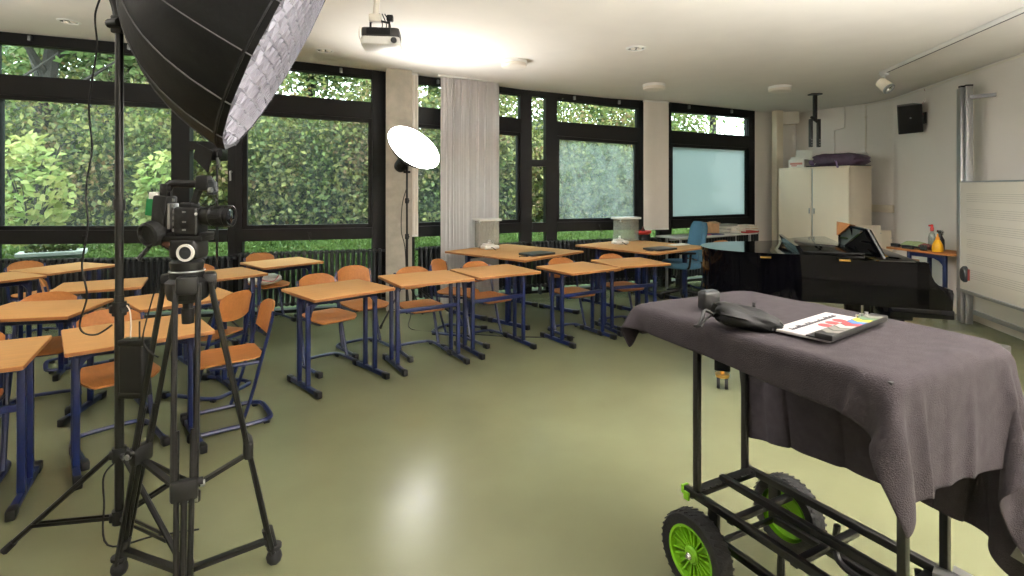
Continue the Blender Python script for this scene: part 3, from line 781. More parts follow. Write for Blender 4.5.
def laptop(px, py, rz, label):
    p = onz(px, py, .80); t = thing('laptop', label, 'laptop', p, rz, 'closed laptops')
    mb = MB(); mb.prism(rrect(.38,.26,.015), 0, .012, bev=.003); mb.obj('laptop_base', M['cap'], t)
    mb = MB(); mb.prism(rrect(.38,.26,.015), .013, .024, bev=.004); mb.obj('laptop_lid', M['slate'], t)
    mb = MB(); mb.tube(bez([(-.18,-.06,.01),(-.24,-.09,.006),(-.27,-.02,.006),(-.33,-.05,.006)],5), .005, 6); mb.obj('charging_cable', M['cable'], t)
laptop(537, 254.5, .72, 'dark closed laptop on the double desk left of centre')
laptop(660, 249.5, .6, 'dark closed laptop on the double desk beside the office chair')
pp = onz(679, 245, .80); t = thing('paper_sheets', 'few white sheets at the desk corner in front of the office chair', 'paper', pp, .5)
mb = MB(); mb.box((0,0,.003),(.3,.14,.005)); mb.box((.03,.015,.008),(.28,.13,.004),(0,0,.15)); mb.obj('sheets', M['paper'], t)

# ================================================================== OFFICE CHAIR
def office_chair():
    p = at(681, 289, 7.8); t = thing('office_chair', 'steel blue swivel office chair at the grey computer desk', 'chair', (p.x, p.y, 0), 1.66)
    mb = MB(); mb.prism(rrect(.50,.48,.14,6), .46, .55, bev=.03); mb.obj('seat', M['bluechair'], t)
    P = []
    for i in range(13):
        u = i/12*2-1
        P.append([(u*(.215-.03*max(0,(j/12-.8)/.2)**2*abs(u))*(1-.28*max(0,(j/12-.7)/.3)**3), -.22-.05*(1-u*u)-.10*(j/12), .56+.54*(j/12)+0) for j in range(13)])
    mb = MB(); mb.plate(P, lambda i,j:(0,.97,.2), .075); mb.obj('backrest', M['bluechair'], t, sharp=1.3)
    mb = MB(); mb.tube(bez([(0,-.10,.44),(0,-.28,.46),(0,-.32,.62),(0,-.34,.8)],5), .022, 8); mb.obj('back_bracket', M['cap'], t)
    mb = MB(); mb.cyl((0,0,.12),(0,0,.46),.03,.026); mb.obj('gas_column', M['cap'], t)
    for k in range(5):
        a = k*2*math.pi/5+.3; e = Vector((math.cos(a)*.30, math.sin(a)*.30, .085))
        mb = MB(); mb.tube([(0,0,.13), e*.55+V(0,0,.06), e], [.03,.024,.017], 8); f = mb.obj('base_arm', M['cap'], t)
        q = Vector((-math.sin(a), math.cos(a), 0))*.02
        mb = MB()
        for sg in (-1,1): mb.cyl(Vector((e.x,e.y,.032))+q*sg-q*.4, Vector((e.x,e.y,.032))+q*sg+q*.4, .03)
        mb.obj('castor', M['rubber'], f)
    for s in (-1,1):
        mb = MB(); mb.tube(bez([(s*.22,.0,.47),(s*.29,0,.5),(s*.29,-.02,.68)],4), .016, 8); mb.box((s*.29,.03,.69),(.06,.24,.03),None,.012); mb.obj('armrest', M['cap'], t)
office_chair()

# ================================================================== COMPUTER DESK AND ITS LOAD
zt = .83
c0, c1, c2 = onz(680,237.8,zt), onz(652,232.9,zt), onz(758,232.4,zt)
u = (c2-c0); L = u.length; u.normalize(); v = Vector((-u.y, u.x, 0)); Wd = .50
rzc = math.atan2(u.y, u.x)
td = thing('computer_desk', 'long light grey computer desk under the whitewashed window', 'desk', (c0.x, c0.y, 0), rzc)
mb = MB(); mb.prism([(0,0),(L,0),(L,Wd*.8),(0,Wd)], zt-.028, zt, bev=.004); mb.obj('tabletop', M['grey_top'], td)
for x in (.1, L-.12):
    for y in (.08, Wd*.72):
        mb = MB(); mb.cyl((x,y,0),(x,y,zt-.028),.022); mb.obj('leg', M['steel'], td)
mb = MB(); mb.box((L/2,Wd*.7,zt-.06),(L-.3,.03,.05)); mb.obj('apron', M['steel'], td)
def on(x, y, z=0): return (c0+u*x+v*y*.8)+Vector((0,0,z))
def tx(px, y):                                                    # distance along the desk front where column px crosses, y deep
    for i in range(400):
        x = i*L*1.2/400; q = on(x, y)
        if 512+F*q.x/q.y >= px: return x
    return L
def book(px, y, z, w, d_, h, m, label, rz=0, grp=None, pages=True, name='book', cat='book'):
    q = on(tx(px, y), y, z); t = thing(name, label, cat, q, rzc+rz, grp)
    if pages:
        mb = MB(); mb.box((0,0,.002),(w,d_,.004)); mb.box((0,0,h-.002),(w,d_,.004)); mb.box((0,d_/2-.002,h/2),(w,.004,h)); mb.obj('cover', m, t)
        mb = MB(); mb.box((0,-.003,h/2),(w-.01,d_-.012,h-.008)); mb.obj('pages', M['paper'], t)
    else:
        mb = MB(); mb.box((0,0,h/2),(w,d_,h),None,.003); mb.obj('sheets', m, t)
bx0 = on(tx(710,.42),.42); t = thing('cardboard_box', 'brown cardboard box standing on the computer desk', 'box', bx0, rzc+.1)
mb = MB(); mb.box((0,0,.09),(.24,.2,.18),None,.003); mb.obj('box_body', M['card'], t)
mb = MB(); mb.box((-.02,-.1,.185),(.2,.12,.004),(.25,0,0)); mb.obj('flap', M['card'], t)
book(700,.20,0,.30,.22,.012,M['pink'],'magenta folder lying flat in front of the cardboard box',.1,pages=False,name='folder',cat='folder')
book(714,.16,0,.26,.2,.014,mat('dark_blue_folder',(40,44,96),.5),'dark blue folder lying right of the magenta one',-.1,pages=False,name='folder',cat='folder')
book(727,.45,0,.32,.24,.06,M['slate'],'dark thick book at the bottom of the tall paper stack',.05)
book(728,.45,.06,.31,.23,.045,M['paper'],'white paper pile in the middle of the tall stack',-.1,pages=False,name='paper_pile',cat='paper')
book(727,.44,.105,.3,.22,.035,mat('grey_paper',(168,166,160),.8),'greyish paper pile on top of the tall stack',.12,pages=False,name='paper_pile',cat='paper')
book(737,.25,0,.26,.2,.045,M['cream'],'cream coloured book in front of the tall stack',.2)
book(737,.25,.045,.22,.18,.03,M['paper'],'small pale book lying on the cream coloured book',-.1)
book(747,.36,0,.3,.22,.05,mat('tan_cover',(176,140,96),.6),'tan book at the bottom of the right-hand stack',-.15)
book(748,.36,.05,.26,.2,.04,M['cream'],'cream book at the middle of the right-hand stack',.15)
book(746,.36,.09,.24,.18,.025,M['paper'],'white notebook on top of the right-hand stack',-.05)
q = on(L-.16,.10); t = thing('red_tray','flat red tray at the right end of the computer desk','tray',q,rzc)
mb = MB(); mb.prism(rrect(.34,.2,.03), .001, .01); mb.obj('tray_base', M['red'], t)
mb = MB(); mb.tube([(*p_,.018) for p_ in rrect(.34,.2,.03)], .009, 6, closed=True); mb.obj('tray_rim', M['red'], t)
q = on(tx(705,.3),.3); 
# wooden chair at the computer desk
ws = at(709, 240, 8.55); wc = chair(ws.x, ws.y, rzc+1.4, 'wooden school chair at the computer desk behind the blue office chair')
# red topped black stand by the facade
q = at(643, 240, 8.30); t = thing('pedestal_stand','black pedestal with a red tray top beside the clear box and white blind','stand',(q.x,q.y,0),.4)
mb = MB(); mb.box((0,0,.45),(.16,.16,.88),None,.01); mb.box((0,0,.015),(.24,.24,.03),None,.006); mb.obj('pedestal', M['black'], t)
mb = MB(); mb.lathe([(0,.89),(.09,.89),(.125,.92),(.125,.945),(.115,.945),(.085,.905),(0,.905)], n=20); mb.obj('tray_top', M['red'], t)
mb = MB(); mb.lathe([(0,.905),(.035,.905),(.03,.96),(.012,.985),(.016,1.0),(0,1.01)], n=12); mb.obj('knob', mat('dark_red_knob',(92,24,22),.5), t)
# ================================================================== CUPBOARD AND CORNER
dR = 8.4; fr = at(850,165.5,dR); fdir = Vector((-.42,.91,0)); sdir = Vector((.91,.42,0)); ztc = fr.z
CL = .151*dR; CD = .55
rzk = math.atan2(-fdir.y, -fdir.x)                                # local +x runs from far to near end of the front
fl_ = Vector((fr.x, fr.y, 0))+fdir*CL
cab = thing('cupboard', 'tall cream two-door cupboard behind the grand piano', 'cupboard', (fl_.x, fl_.y, 0), rzk)
mb = MB(); mb.box((CL/2, CD/2, ztc/2), (CL, CD-.02, ztc-.02), None, .003); mb.obj('carcass', M['cabinetend'], cab)
mb = MB(); mb.box((CL/2, CD/2, ztc-.012), (CL+.012, CD+.012, .024), None, .003); mb.obj('top_panel', M['cabinet'], cab)
mb = MB(); mb.box((CL/2, CD/2, .03), (CL-.02, CD-.04, .06)); mb.obj('plinth', M['cap'], cab)
for x0, x1 in ((.006, CL*.495), (CL*.515, CL-.006)):
    mb = MB(); mb.box(((x0+x1)/2, -.008, ztc/2+.02), (x1-x0, .02, ztc-.10), None, .003); dr = mb.obj('door', M['cabinet'], cab)
    hx = x1-.03 if x0 < .1 else x0+.03
    mb = MB(); mb.box((hx, -.024, 1.22), (.018, .014, .09), None, .004); mb.obj('door_handle', M['steel'], dr)
mb = MB(); mb.box((CL*.505, -.004, ztc/2+.02), (.014, .012, ztc-.1)); mb.obj('door_gap_strip', M['alu'], cab)
def ctop(x, y, z=0): return fl_+Vector((-fdir.x*x+sdir.x*y, -fdir.y*x+sdir.y*y, ztc+z))
# purple bag
bg_ = thing('purple_bundle', 'dark purple satin drum bag lying on top of the cupboard', 'bag', ctop(CL*.74,.24), rzk+.2)
def bf(q): return 1+.05*math.sin(q.x*7+q.y*3)+.03*math.sin(q.z*11+q.x*5)
mb = MB(); mb.blob((0,0,.10), (.40,.23,.115), 3, None, lambda q: bf(q)*min(1.25,(abs(q.x)**4+abs(q.y)**4+abs(q.z)**4)**-.22)); mb.obj('bundle_body', M['purple'], bg_)
mb = MB()
for k in range(4): mb.tube(bez([(-.3+.18*k,-.2,.03),(-.26+.18*k,-.14,.17),(-.2+.18*k,.0,.222),(-.16+.18*k,.14,.17)],5), .004, 5)
mb.obj('white_seam', M['white'], bg_)
mb = MB(); mb.blob((-.36,-.08,.06),(.09,.1,.05),2,(0,.4,.3),bf); mb.tube(bez([(.02,-.22,.09),(.06,-.26,.06),(.08,-.27,-.02),(.1,-.27,.0)],5), .012, 6); mb.obj('tie_ends', mat('mauve_satin',(122,100,140),.5,var=.15), bg_)
mb = MB(); mb.prism(rrect(.78,.40,.02), -.001, .012); 
pl = mb.obj('base_board', M['cap'], bg_)
# carton with papers
pk = thing('carton', 'open white carton with printed side on the left end of the cupboard', 'box', ctop(.26,.2), rzk+.1)
mb = MB()
for c, s in (((0,-.11,.07),(.28,.006,.14)),((0,.11,.07),(.28,.006,.14)),((-.14,0,.07),(.006,.22,.14)),((.14,0,.07),(.006,.22,.14)),((0,0,.004),(.28,.22,.008))): mb.box(c, s)
mb.obj('carton_body', M['paper'], pk)
mb = MB(); mb.box((-.02,.14,.22),(.30,.005,.20),(-.35,0,0)); mb.obj('raised_flap', M['paper'], pk)
mb = MB(); mb.box((0,-.1145,.07),(.22,.002,.035)); mb.box((-.04,-.1145,.035),(.1,.002,.02)); mb.obj('print_band', mat('faded_red_print',(206,140,130),.7), pk)
bd = thing('paper_stand', 'white folded card leaning behind the carton on the cupboard', 'card', ctop(.08,.3), rzk)
mb = MB(); mb.box((0,0,.10),(.18,.006,.20),(-.2,0,0)); mb.box((0,.06,.1),(.18,.006,.2),(.2,0,0)); mb.obj('card_sheet', M['paper'], bd)
sm = thing('remote_control', 'small black remote lying between carton and purple bag', 'remote', ctop(.52,.12), rzk+.2)
mb = MB(); mb.box((0,0,.013),(.14,.05,.024),None,.006); mb.obj('remote_body', M['cap'], sm)
# boards leaning behind the piano, next to the cupboard
for k, (px, Y, w_, h_, lab) in enumerate(((872,8.35,.34,1.02,'cream panel leaning at the right side of the cupboard, front one'),(884,8.5,.3,.93,'cream panel leaning behind the front one beside the cupboard'))):
    p = at(px, 240, Y); t = thing('leaning_panel', lab, 'panel', (p.x,p.y,0), -.12, 'leaning cream panels')
    mb = MB(); mb.box((0,.05,h_/2),(w_,.02,h_),(-.08,0,0),.003); mb.obj('panel_board', M['cabinet'], t)
    mb = MB()
    for x in (-.5,.5): mb.box((x*(w_-.05),.036,h_-.12),(.012,.008,.012),(-.08,0,0))
    mb.obj('screw', M['steel'], t)
# wall ducts
def wallpt(px, py, off=0):                                        # point on the right-hand wall at this pixel column
    k = (px-512)/F
    for (x0,y0),(x1,y1) in zip(WR[1:], WR[2:]):
        den = (x1-x0)-k*(y1-y0)
        if abs(den) < 1e-9: continue
        t_ = (k*y0-x0)/den
        if 0 <= t_ <= 1:
            p = Vector((x0+t_*(x1-x0), y0+t_*(y1-y0), 0)); d = Vector((x1-x0, y1-y0, 0)).normalized(); n = Vector((d.y,-d.x,0))
            if n.dot(-p) < 0: n = -n
            p.z = HC+(YH-py)/F*p.y; return p+n*off, d, n
    return None
p, d, n = wallpt(882, 208.5); t = thing('cable_duct', 'short cream cable duct on the wall right of the cupboard', 'cable duct', p, math.atan2(d.y,d.x))
mb = MB(); mb.box((0,.02,0),(.52,.04,.12),None,.006); ob_=mb.obj('duct_cover', M['cabinet'], t)
if (Matrix.Rotation(math.atan2(d.y,d.x),3,'Z')@Vector((0,1,0))).dot(n) < 0: ob_.location = (0,-.04,0)
p, d, n = wallpt(866, 130); t = thing('wall_conduit', 'thin white vertical conduit on the wall above the cupboard', 'conduit', (p.x,p.y,0))
mb = MB(); mb.cyl(n*.012+V(0,0,1.2), n*.012+V(0,0,3.0), .010); mb.obj('conduit_tube', M['offwhite'], t)
mb = MB()
for z in (1.5,2.2,2.8): mb.box(n*.012+V(0,0,z),(.035,.03,.02))
mb.obj('clip', M['offwhite'], t)
p, d, n = wallpt(836, 150); t = thing('wall_pipe', 'white stepped pipe on the wall behind the purple bag', 'pipe', (p.x,p.y,0))
mb = MB(); mb.tube([d*-.02+n*.02+V(0,0,1.9), d*-.02+n*.02+V(0,0,2.62), d*.16+n*.02+V(0,0,2.66), d*.16+n*.02+V(0,0,3.02)], .014, 8); mb.obj('pipe_run', M['wall'], t)
mb = MB(); mb.box(d*-.0+n*.03+V(0,0,2.08),(.09,.09,.07),(0,0,math.atan2(d.y,d.x)),.006); mb.obj('socket', M['cabinet'], t)

# ceiling-hung screen bracket
hb = at(815,99,8.2); zc = 3.03
t = thing('ceiling_bracket', 'dark forked screen bracket hanging from the ceiling before the cupboard', 'bracket', (hb.x, hb.y, zc))
k_ = 8.2/540
mb = MB(); mb.box((0,0,-.01),(.16,.12,.02)); mb.obj('ceiling_plate', M['black'], t)
mb = MB(); mb.box((0,0,-.21),(.05,.05,.40),None,.005); mb.obj('drop_post', mat('dark_grey_steel',(52,52,54),.4,metal=.6), t)
z1 = -(121-99)*k_; z2 = -(149-99)*k_
mb = MB(); mb.bar((-.07,-.02,z1-.02),(.06,.02,z1-.10),.03,.03); mb.obj('yoke', M['black'], t)
for x in (-.065,.055):
    mb = MB(); mb.box((x,0,(z1+z2)/2-.05),(.045,.05,abs(z2-z1)),None,.006); arm = mb.obj('fork_arm', mat('grey_steel_arm',(66,66,68),.4,metal=.6) if x<0 else M['black'], t)
    mb = MB()
    for q in range(3): mb.cyl((x,-.026,z2+.04*q-.02),(x,-.034,z2+.04*q-.02),.009)
    mb.obj('bolt', M['chrome'], arm)

# ceiling lamps
def ceil_lamp(px, py, label):
    zl = 3.03; 
    for _ in range(6):
        p = onz(px, py, zl-.05); zl = ztop(p.x)
    t = thing('ceiling_lamp', label, 'lamp', (p.x, p.y, zl), 0, 'round ceiling lamps')
    mb = MB(); mb.lathe([(.152,0),(.155,-.03),(.15,-.036),(0,-.036)], n=32); mb.lathe([(0,0),(.152,0)], n=32); mb.obj('lamp_base', M['white'], t)
    mb = MB(); mb.lathe([(.146,-.034),(.15,-.06),(.142,-.075),(.11,-.083),(0,-.086)], n=32); mb.obj('lamp_cover', M['lampglass'], t)
ceil_lamp(514, 65, 'round white ceiling lamp above the curtain')
ceil_lamp(654, 88, 'round white ceiling lamp above the hanging white panel blind')
ceil_lamp(780, 90, 'round white ceiling lamp nearest the cupboard corner')
def downlight(px, py, label):
    zl = 3.03
    for _ in range(6):
        p = onz(px, py, zl-.01); zl = ztop(p.x)
    t = thing('recessed_downlight', label, 'downlight', (p.x, p.y, zl), 0, 'recessed ceiling downlights')
    mb = MB(); mb.lathe([(.105,.0),(.105,-.008),(.085,-.014),(.08,-.004),(.08,.002)], n=28); mb.obj('trim_ring', M['white'], t)
    mb = MB(); mb.lathe([(.08,-.006),(.06,-.001),(0,-.001)], n=28); mb.obj('reflector', M['silver'], t)
    mb = MB(); mb.blob((-.03,0,-.008),(.028,.028,.012),2); mb.blob((.035,.01,-.008),(.028,.028,.012),2); mb.obj('bulb', M['lampglass'], t)
downlight(636, 49, 'recessed twin downlight in the middle of the ceiling')
downlight(69, 22, 'recessed twin downlight at the far left by the black cord')
downlight(325, 51, 'recessed twin downlight just right of the big softbox')

# projector
pj = at(382, 40, 4.1); zc = ztop(pj.x)
t = thing('projector', 'dark and white video projector hanging from a ceiling mount', 'projector', (pj.x, pj.y, zc), .12)
zb = pj.z-zc
mb = MB(); mb.prism(rrect(.28,.26,.03), zb-.065, zb-.005, bev=.006); mb.obj('projector_lower_shell', M['white'], t)
mb = MB(); mb.prism(rrect(.275,.255,.03), zb-.005, zb+.062, bev=.01); mb.obj('projector_upper_shell', mat('dark_grey_shell',(58,56,56),.45), t)
mb = MB(); mb.box((-.01,-.13,zb+.03),(.17,.012,.05)); 
for k in range(6): mb.box((-.01,-.137,zb+.012+k*.007),(.16,.006,.002))
mb.obj('vent_grille', M['cap'], t)
mb = MB(); mb.cyl((.10,-.12,zb-.035),(.10,-.142,zb-.035),.024,.022,20); mb.obj('lens', M['lensglass'], t)
mb = MB(); mb.lathe([(0,0),(.10,0),(.10,-.012),(.075,-.022),(0,-.022)], (-.03,0,0), n=28); mb.obj('ceiling_rose', M['steel'], t)
mb = MB(); mb.cyl((-.03,0,-.02),(-.05,0,zb+.16),.022); mb.box((-.05,0,zb+.16),(.09,.07,.06),None,.01); mb.obj('drop_tube', M['offwhite'], t)
for x in (-.085,.055):
    mb = MB(); mb.bar((-.05,0,zb+.15),(x,0,zb+.13),.014,.014); mb.cyl((x,0,zb+.15),(x,0,zb+.055),.008); mb.cyl((x,0,zb+.075),(x,0,zb+.055),.028); mb.obj('mount_arm', M['cap'], t)
mb = MB(); mb.box((.06,0,zb+.165),(.05,.05,.05),None,.01); mb.obj('swivel_block', M['cap'], t)
for k in range(3):
    mb = MB(); mb.tube(bez([(-.02+.02*k,0,zb+.2),(-.0+.03*k,.03,zb+.12),(-.03+.03*k,.05,zb+.07),(-.05,.06,zb+.06)],6), .004, 6); mb.obj('cable', M['cable'], t)
mb = MB(); mb.tube(bez([(-.10,.05,zb+.07),(-.16,.02,zb+.10),(-.17,0,zb+.03),(-.15,-.02,zb-.02),(-.14,.02,zb-.04)],6), .004, 6); mb.obj('cable', M['white'], t)

# track rail with spotlight
zl = 3.03; pa, pb = onz(881,73.5,zl-.02), onz(1040,3,zl-.02); d = (pb-pa).normalized(); pb = pa+d*((pb-pa).length+1.2)
tr_ = thing('track_rail', 'long white lighting track crossing the ceiling at upper right', 'track', (pa.x,pa.y,zl))
mb = MB(); mb.bar((0,0,-.02), (pb-pa)-V(0,0,0)+V(0,0,-.02), .045, .038, bev=.003); mb.obj('rail', M['white'], tr_)
mb = MB(); mb.bar(d*.02+V(0,0,-.041), (pb-pa)+V(0,0,-.041), .014, .003); mb.obj('rail_slot', M['slate'], tr_)
sp = at(887,86,6.35); base = pa+d*.10
t = thing('track_spotlight', 'white cylindrical spotlight clipped to the end of the track', 'spotlight', (base.x, base.y, zl-.04))
mb = MB(); mb.box((0,0,-.015),(.05,.12,.03),(0,0,math.atan2(d.y,d.x)+math.pi/2),.004); mb.cyl((0,0,-.03),(0,0,-.09),.008); mb.obj('adapter', M['white'], t)
ax = Vector((.25,-.55,-.62)).normalized()
mb = MB(); mb.lathe([(0,-.085),(.05,-.085),(.062,-.07),(.066,.05),(.066,.075),(.055,.075),(.055,.05)], (0,0,-.145), ax, 28); mb.obj('lamp_head', M['offwhite'], t)
mb = MB(); mb.lathe([(.068,.055),(.069,.078),(.05,.08),(.048,.06)], (0,0,-.145), ax, 28); mb.obj('bezel', M['steel'], t)
mb = MB(); mb.lathe([(.055,.052),(.03,.02),(0,.02)], (0,0,-.145), ax, 28); mb.lathe([(0,.05),(.022,.05),(.02,.03)], (0,0,-.145), ax, 20); mb.obj('reflector', M['silver'], t)

# wall speaker
p, d, n = wallpt(925, 118); 
t = thing('wall_speaker', 'black loudspeaker mounted high on the right-hand wall', 'speaker', p+n*.0)
sc_ = p+n*.30; ux = Vector((.93,-.25,0)).normalized(); R = Euler((.22,-.09,-.42)).to_matrix()
mb = MB(); pts = []
for z in (-.20,.20):
    for x, y in ((-.15,-.11),(.15,-.11),(.10,.13),(-.10,.13)): pts.append(n*.20+d*(-.02)+R@Vector((x,y,z)))
mb.hexa(pts, bev=.012); mb.obj('speaker_cabinet', M['black'], t)
mb = MB(); mb.box(n*.20+d*(-.02)+R@Vector((0,-.116,0)), (.27,.012,.375), R, .006); g_ = mb.obj('speaker_grille', M['blackmatte'], t)
mb = MB(); mb.cyl(n*.20+d*(-.02)+R@Vector((.0,-.122,.02)), n*.20+d*(-.02)+R@Vector((0,-.126,.02)), .012); mb.obj('badge', M['steel'], g_)
mb = MB(); mb.box(n*.01,(.10,.02,.16),(0,0,math.atan2(d.y,d.x))); mb.bar(n*.01, n*.12+d*(-.01), .035,.05); mb.obj('wall_bracket', M['black'], t)
mb = MB(); mb.tube(bez([n*.012+V(0,0,.02),n*.03+V(-.02,0,.16),n*.012+V(.03,0,.30),n*.012+V(0,0,.42)],6), .004, 6); mb.obj('speaker_wire', mat('copper_red_wire',(150,70,60),.5), t)
# screw holes left in the wall under the speaker
# sliding music board on aluminium posts
p, d, n = wallpt(980, 200); 
if d.y > 0: d = -d                                                # towards the viewer along the wall
mbd = thing('music_board', 'cream sliding board with music staves between aluminium wall posts', 'board', (p.x,p.y,0))
def post(k, z0, z1):
    mb = MB(); c = n*.10+d*k
    mb.box(c+V(0,0,(z0+z1)/2),(.05,.10,z1-z0),(0,0,math.atan2(d.y,d.x)),.006); return mb
bo = n*.10
rzw = math.atan2(d.y, d.x)
for off, w_, dep in ((-.02,.07,.05),(.07,.05,.11),(.15,.035,.07)):
    mb = MB(); mb.box(d*off+n*.19+V(0,0,1.40),(w_,dep,2.78),(0,0,rzw),.005); mb.obj('guide_post', M['alu'], mbd)
    if off > 0:
        mb = MB(); mb.box(d*off+n*.19+V(0,0,2.80),(w_,dep,.02),(0,0,rzw)); mb.obj('post_cap', M['cap'], mbd)
mb = MB(); mb.bar(d*.17+n*.19+V(0,0,2.66), d*.30+n*.0+V(0,0,2.66), .05,.04); mb.obj('wall_bracket', mat('grey_bracket',(128,128,130),.4,metal=.5), mbd)
BL = 3.4; b0 = d*.12+n*.255
def bz(py): return HC+(YH-py)/F*p.y*.985
zt_, zb_ = bz(182.5), bz(289)
mb = MB(); mb.box(b0+d*(BL/2)+V(0,0,(zt_+zb_)/2),(BL,.03,zt_-zb_),(0,0,rzw),.004); mb.obj('board_panel', M['board'], mbd)
mb = MB(); mb.box(b0+d*(BL/2)+n*.012+V(0,0,zb_-.012),(BL+.02,.07,.03),(0,0,rzw),.004); mb.box(b0+d*(BL/2)+V(0,0,zt_+.008),(BL+.02,.04,.016),(0,0,rzw)); mb.box(b0+d*.005+V(0,0,(zt_+zb_)/2),(.015,.04,zt_-zb_),(0,0,rzw)); mb.obj('board_edge', M['alu'], mbd)
mb = MB()
for s_ in range(6):
    for k in range(5):
        z = zt_-.13-s_*(zt_-zb_-.2)/6-k*.022
        mb.box(b0+d*(BL/2+.06)+n*.0158+V(0,0,z),(BL-.16,.0012,.0035),(0,0,rzw))
mb.obj('stave_line', M['line'], mbd)
mb = MB(); hp = b0+d*.13+n*.03+V(0,0,bz(273)); mb.lathe([(0,.03),(.045,.028),(.055,.01),(.055,-.02)], hp, n, 20); hh = mb.obj('grip_handle', M['slate'], mbd)
for v_ in hh.data.vertices: v_.co.z = hp.z+(v_.co.z-hp.z)*1.7
mb = MB(); mb.box(hp+d*.065-n*.01,(.012,.02,.13),(0,0,rzw)); mb.obj('grip_edge', mat('dull_red_strip',(150,60,52),.5), hh)
low = thing('lower_board', 'second cream board parked low behind the music board', 'board', (p.x,p.y,0))
mb = MB(); mb.box(d*(.20+BL/2)+n*.14+V(0,0,.40),(BL,.03,.46),(0,0,rzw),.004); mb.obj('board_panel', M['board'], low)
mb = MB(); mb.box(d*(.20+BL/2)+n*.15+V(0,0,.16),(BL,.06,.05),(0,0,rzw),.004); mb.obj('bottom_rail', M['alu'], low)

# side table with cleaning things
zs = .80; a0, a1 = onz(953,254.5,zs), onz(884,246.5,zs); wd = (a0-a1); Ls = wd.length; wd.normalize(); wn = Vector((-wd.y, wd.x, 0))
if wn.y < 0: wn = -wn
st = thing('side_table', 'small beech table with blue legs against the right-hand wall', 'table', (a1.x,a1.y,0), math.atan2(wd.y,wd.x))
mb = MB(); mb.prism(rrect(Ls,.46,.06,4), zs-.026, zs, Matrix.Translation((Ls/2,.23,0)), bev=.004); mb.obj('tabletop', M['ply'], st)
for x in (.55*Ls*.62, Ls-.14):
    for y in (.06,.40):
        mb = MB(); mb.box((x,y,(zs-.026)/2),(.04,.04,zs-.026),None,.006); mb.obj('leg', M['blue'], st)
mb = MB(); mb.box(((.34*Ls+Ls-.14)/2,.06,zs-.055),(Ls*.66-.14,.025,.055),None,.006)
Mx = Matrix(((-1,0,0,Ls-.15),(0,0,1,.05),(0,1,0,zs-.08),(0,0,0,1))); mb.prism([(0,0),(.13,0),(.06,-.03),(.02,-.07),(0,-.13)],0,.022,Mx); mb.obj('apron', M['blue'], st)
def sl(px, y):
    best = None
    for i in range(300):
        x = Ls*i/299; q = a1+wd*x+wn*y
        e = abs(512+F*q.x/q.y-px)
        if best is None or e < best[0]: best = (e, q)
    return Vector((best[1].x, best[1].y, zs))
t = thing('clear_bottle','clear plastic spray bottle with a red cap on the side table','bottle',sl(932,.22))
mb = MB(); mb.lathe([(0,0),(.038,0),(.042,.02),(.042,.16),(.03,.21),(.016,.235),(.016,.25)],n=20); mb.obj('bottle_body', M['pet'], t)
mb = MB(); mb.lathe([(.019,.245),(.02,.285),(.012,.30),(.012,.33),(0,.332)],n=16); mb.box((-.015,0,.315),(.05,.018,.02)); mb.obj('cap', M['red'], t)
t = thing('squeeze_bottle','yellow squat squeeze bottle in front of the dark one','bottle',sl(937.5,.10))
mb = MB(); mb.lathe([(0,0),(.055,0),(.062,.03),(.055,.09),(.03,.14),(.02,.155)],n=20); mb.obj('bottle_body', M['yellow'], t)
mb = MB(); mb.lathe([(.022,.15),(.022,.175),(.01,.195),(.008,.225),(0,.227)],n=14); mb.obj('nozzle', mat('orange_nozzle',(236,150,30),.4), t)
t = thing('spray_bottle','dark grey spray bottle behind the yellow one','bottle',sl(940,.24))
mb = MB(); mb.lathe([(0,0),(.045,0),(.05,.03),(.048,.14),(.02,.20),(.018,.23)],n=18); mb.obj('bottle_body', M['slate'], t)
mb = MB(); mb.box((0,0,.245),(.03,.08,.035),None,.008); mb.box((0,-.05,.225),(.012,.012,.05),(.4,0,0)); mb.obj('trigger', M['silver'], t)
t = thing('drinking_glass','small clear tumbler lying near the front edge of the side table','glass',sl(923.5,.06))
mb = MB(); mb.lathe([(0,.0),(.035,0),(.042,.07),(.039,.07),(.033,.006),(0,.006)],n=20); mb.obj('tumbler', M['pet'], t)
t = thing('cleaning_cloth','pale green crumpled cloth on the side table','cloth',sl(914,.26))
mb = MB(); mb.blob((0,0,.04),(.16,.09,.045),3,None,lambda q:1+.22*math.sin(q.x*7+q.y*4)*math.sin(q.y*9+q.z*3)); mb.obj('cloth_heap', M['greencloth'], t)
t = thing('red_cloth','dull red crumpled cloth beside the bottles on the side table','cloth',sl(926,.2))
mb = MB(); mb.blob((0,0,.035),(.09,.06,.04),3,None,lambda q:1+.2*math.sin(q.x*8)*math.sin(q.y*9+q.z*4)); mb.obj('cloth_heap', mat('dull_red_cloth',(160,92,88),.9,var=.2), t)
for px, y, lab, ln in ((899,.14,'black brush with short handle at the left end of the side table',.2),(913,.08,'black long handled brush in front of the green cloth',.26)):
    t = thing('hand_brush', lab, 'brush', sl(px,y), math.atan2(wd.y,wd.x)+.1, 'brushes on the side table')
    mb = MB(); mb.box((-ln*.25,0,.03),(ln*.55,.05,.03),None,.01); mb.obj('brush_back', M['cap'], t)
    mb = MB(); mb.box((-ln*.25,0,.008),(ln*.5,.04,.016)); mb.obj('bristles', M['slate'], t)
    mb = MB(); mb.tube([(0,0,.03),(ln*.3,0,.025),(ln*.55,0,.02)],[.014,.012,.014],8); mb.obj('handle', M['cap'], t)
t = thing('carton','flat brown carton leaning under the left end of the side table','box',sl(893,-.12)-V(0,0,.8),math.atan2(wd.y,wd.x))
mb = MB(); mb.box((.05,.05,.34),(.36,.22,.68),None,.004); mb.obj('carton_body', M['card'], t)
mb = MB(); mb.box((.0,-.02,.685),(.28,.1,.005),(.2,0,0)); mb.obj('flap', M['card'], t)
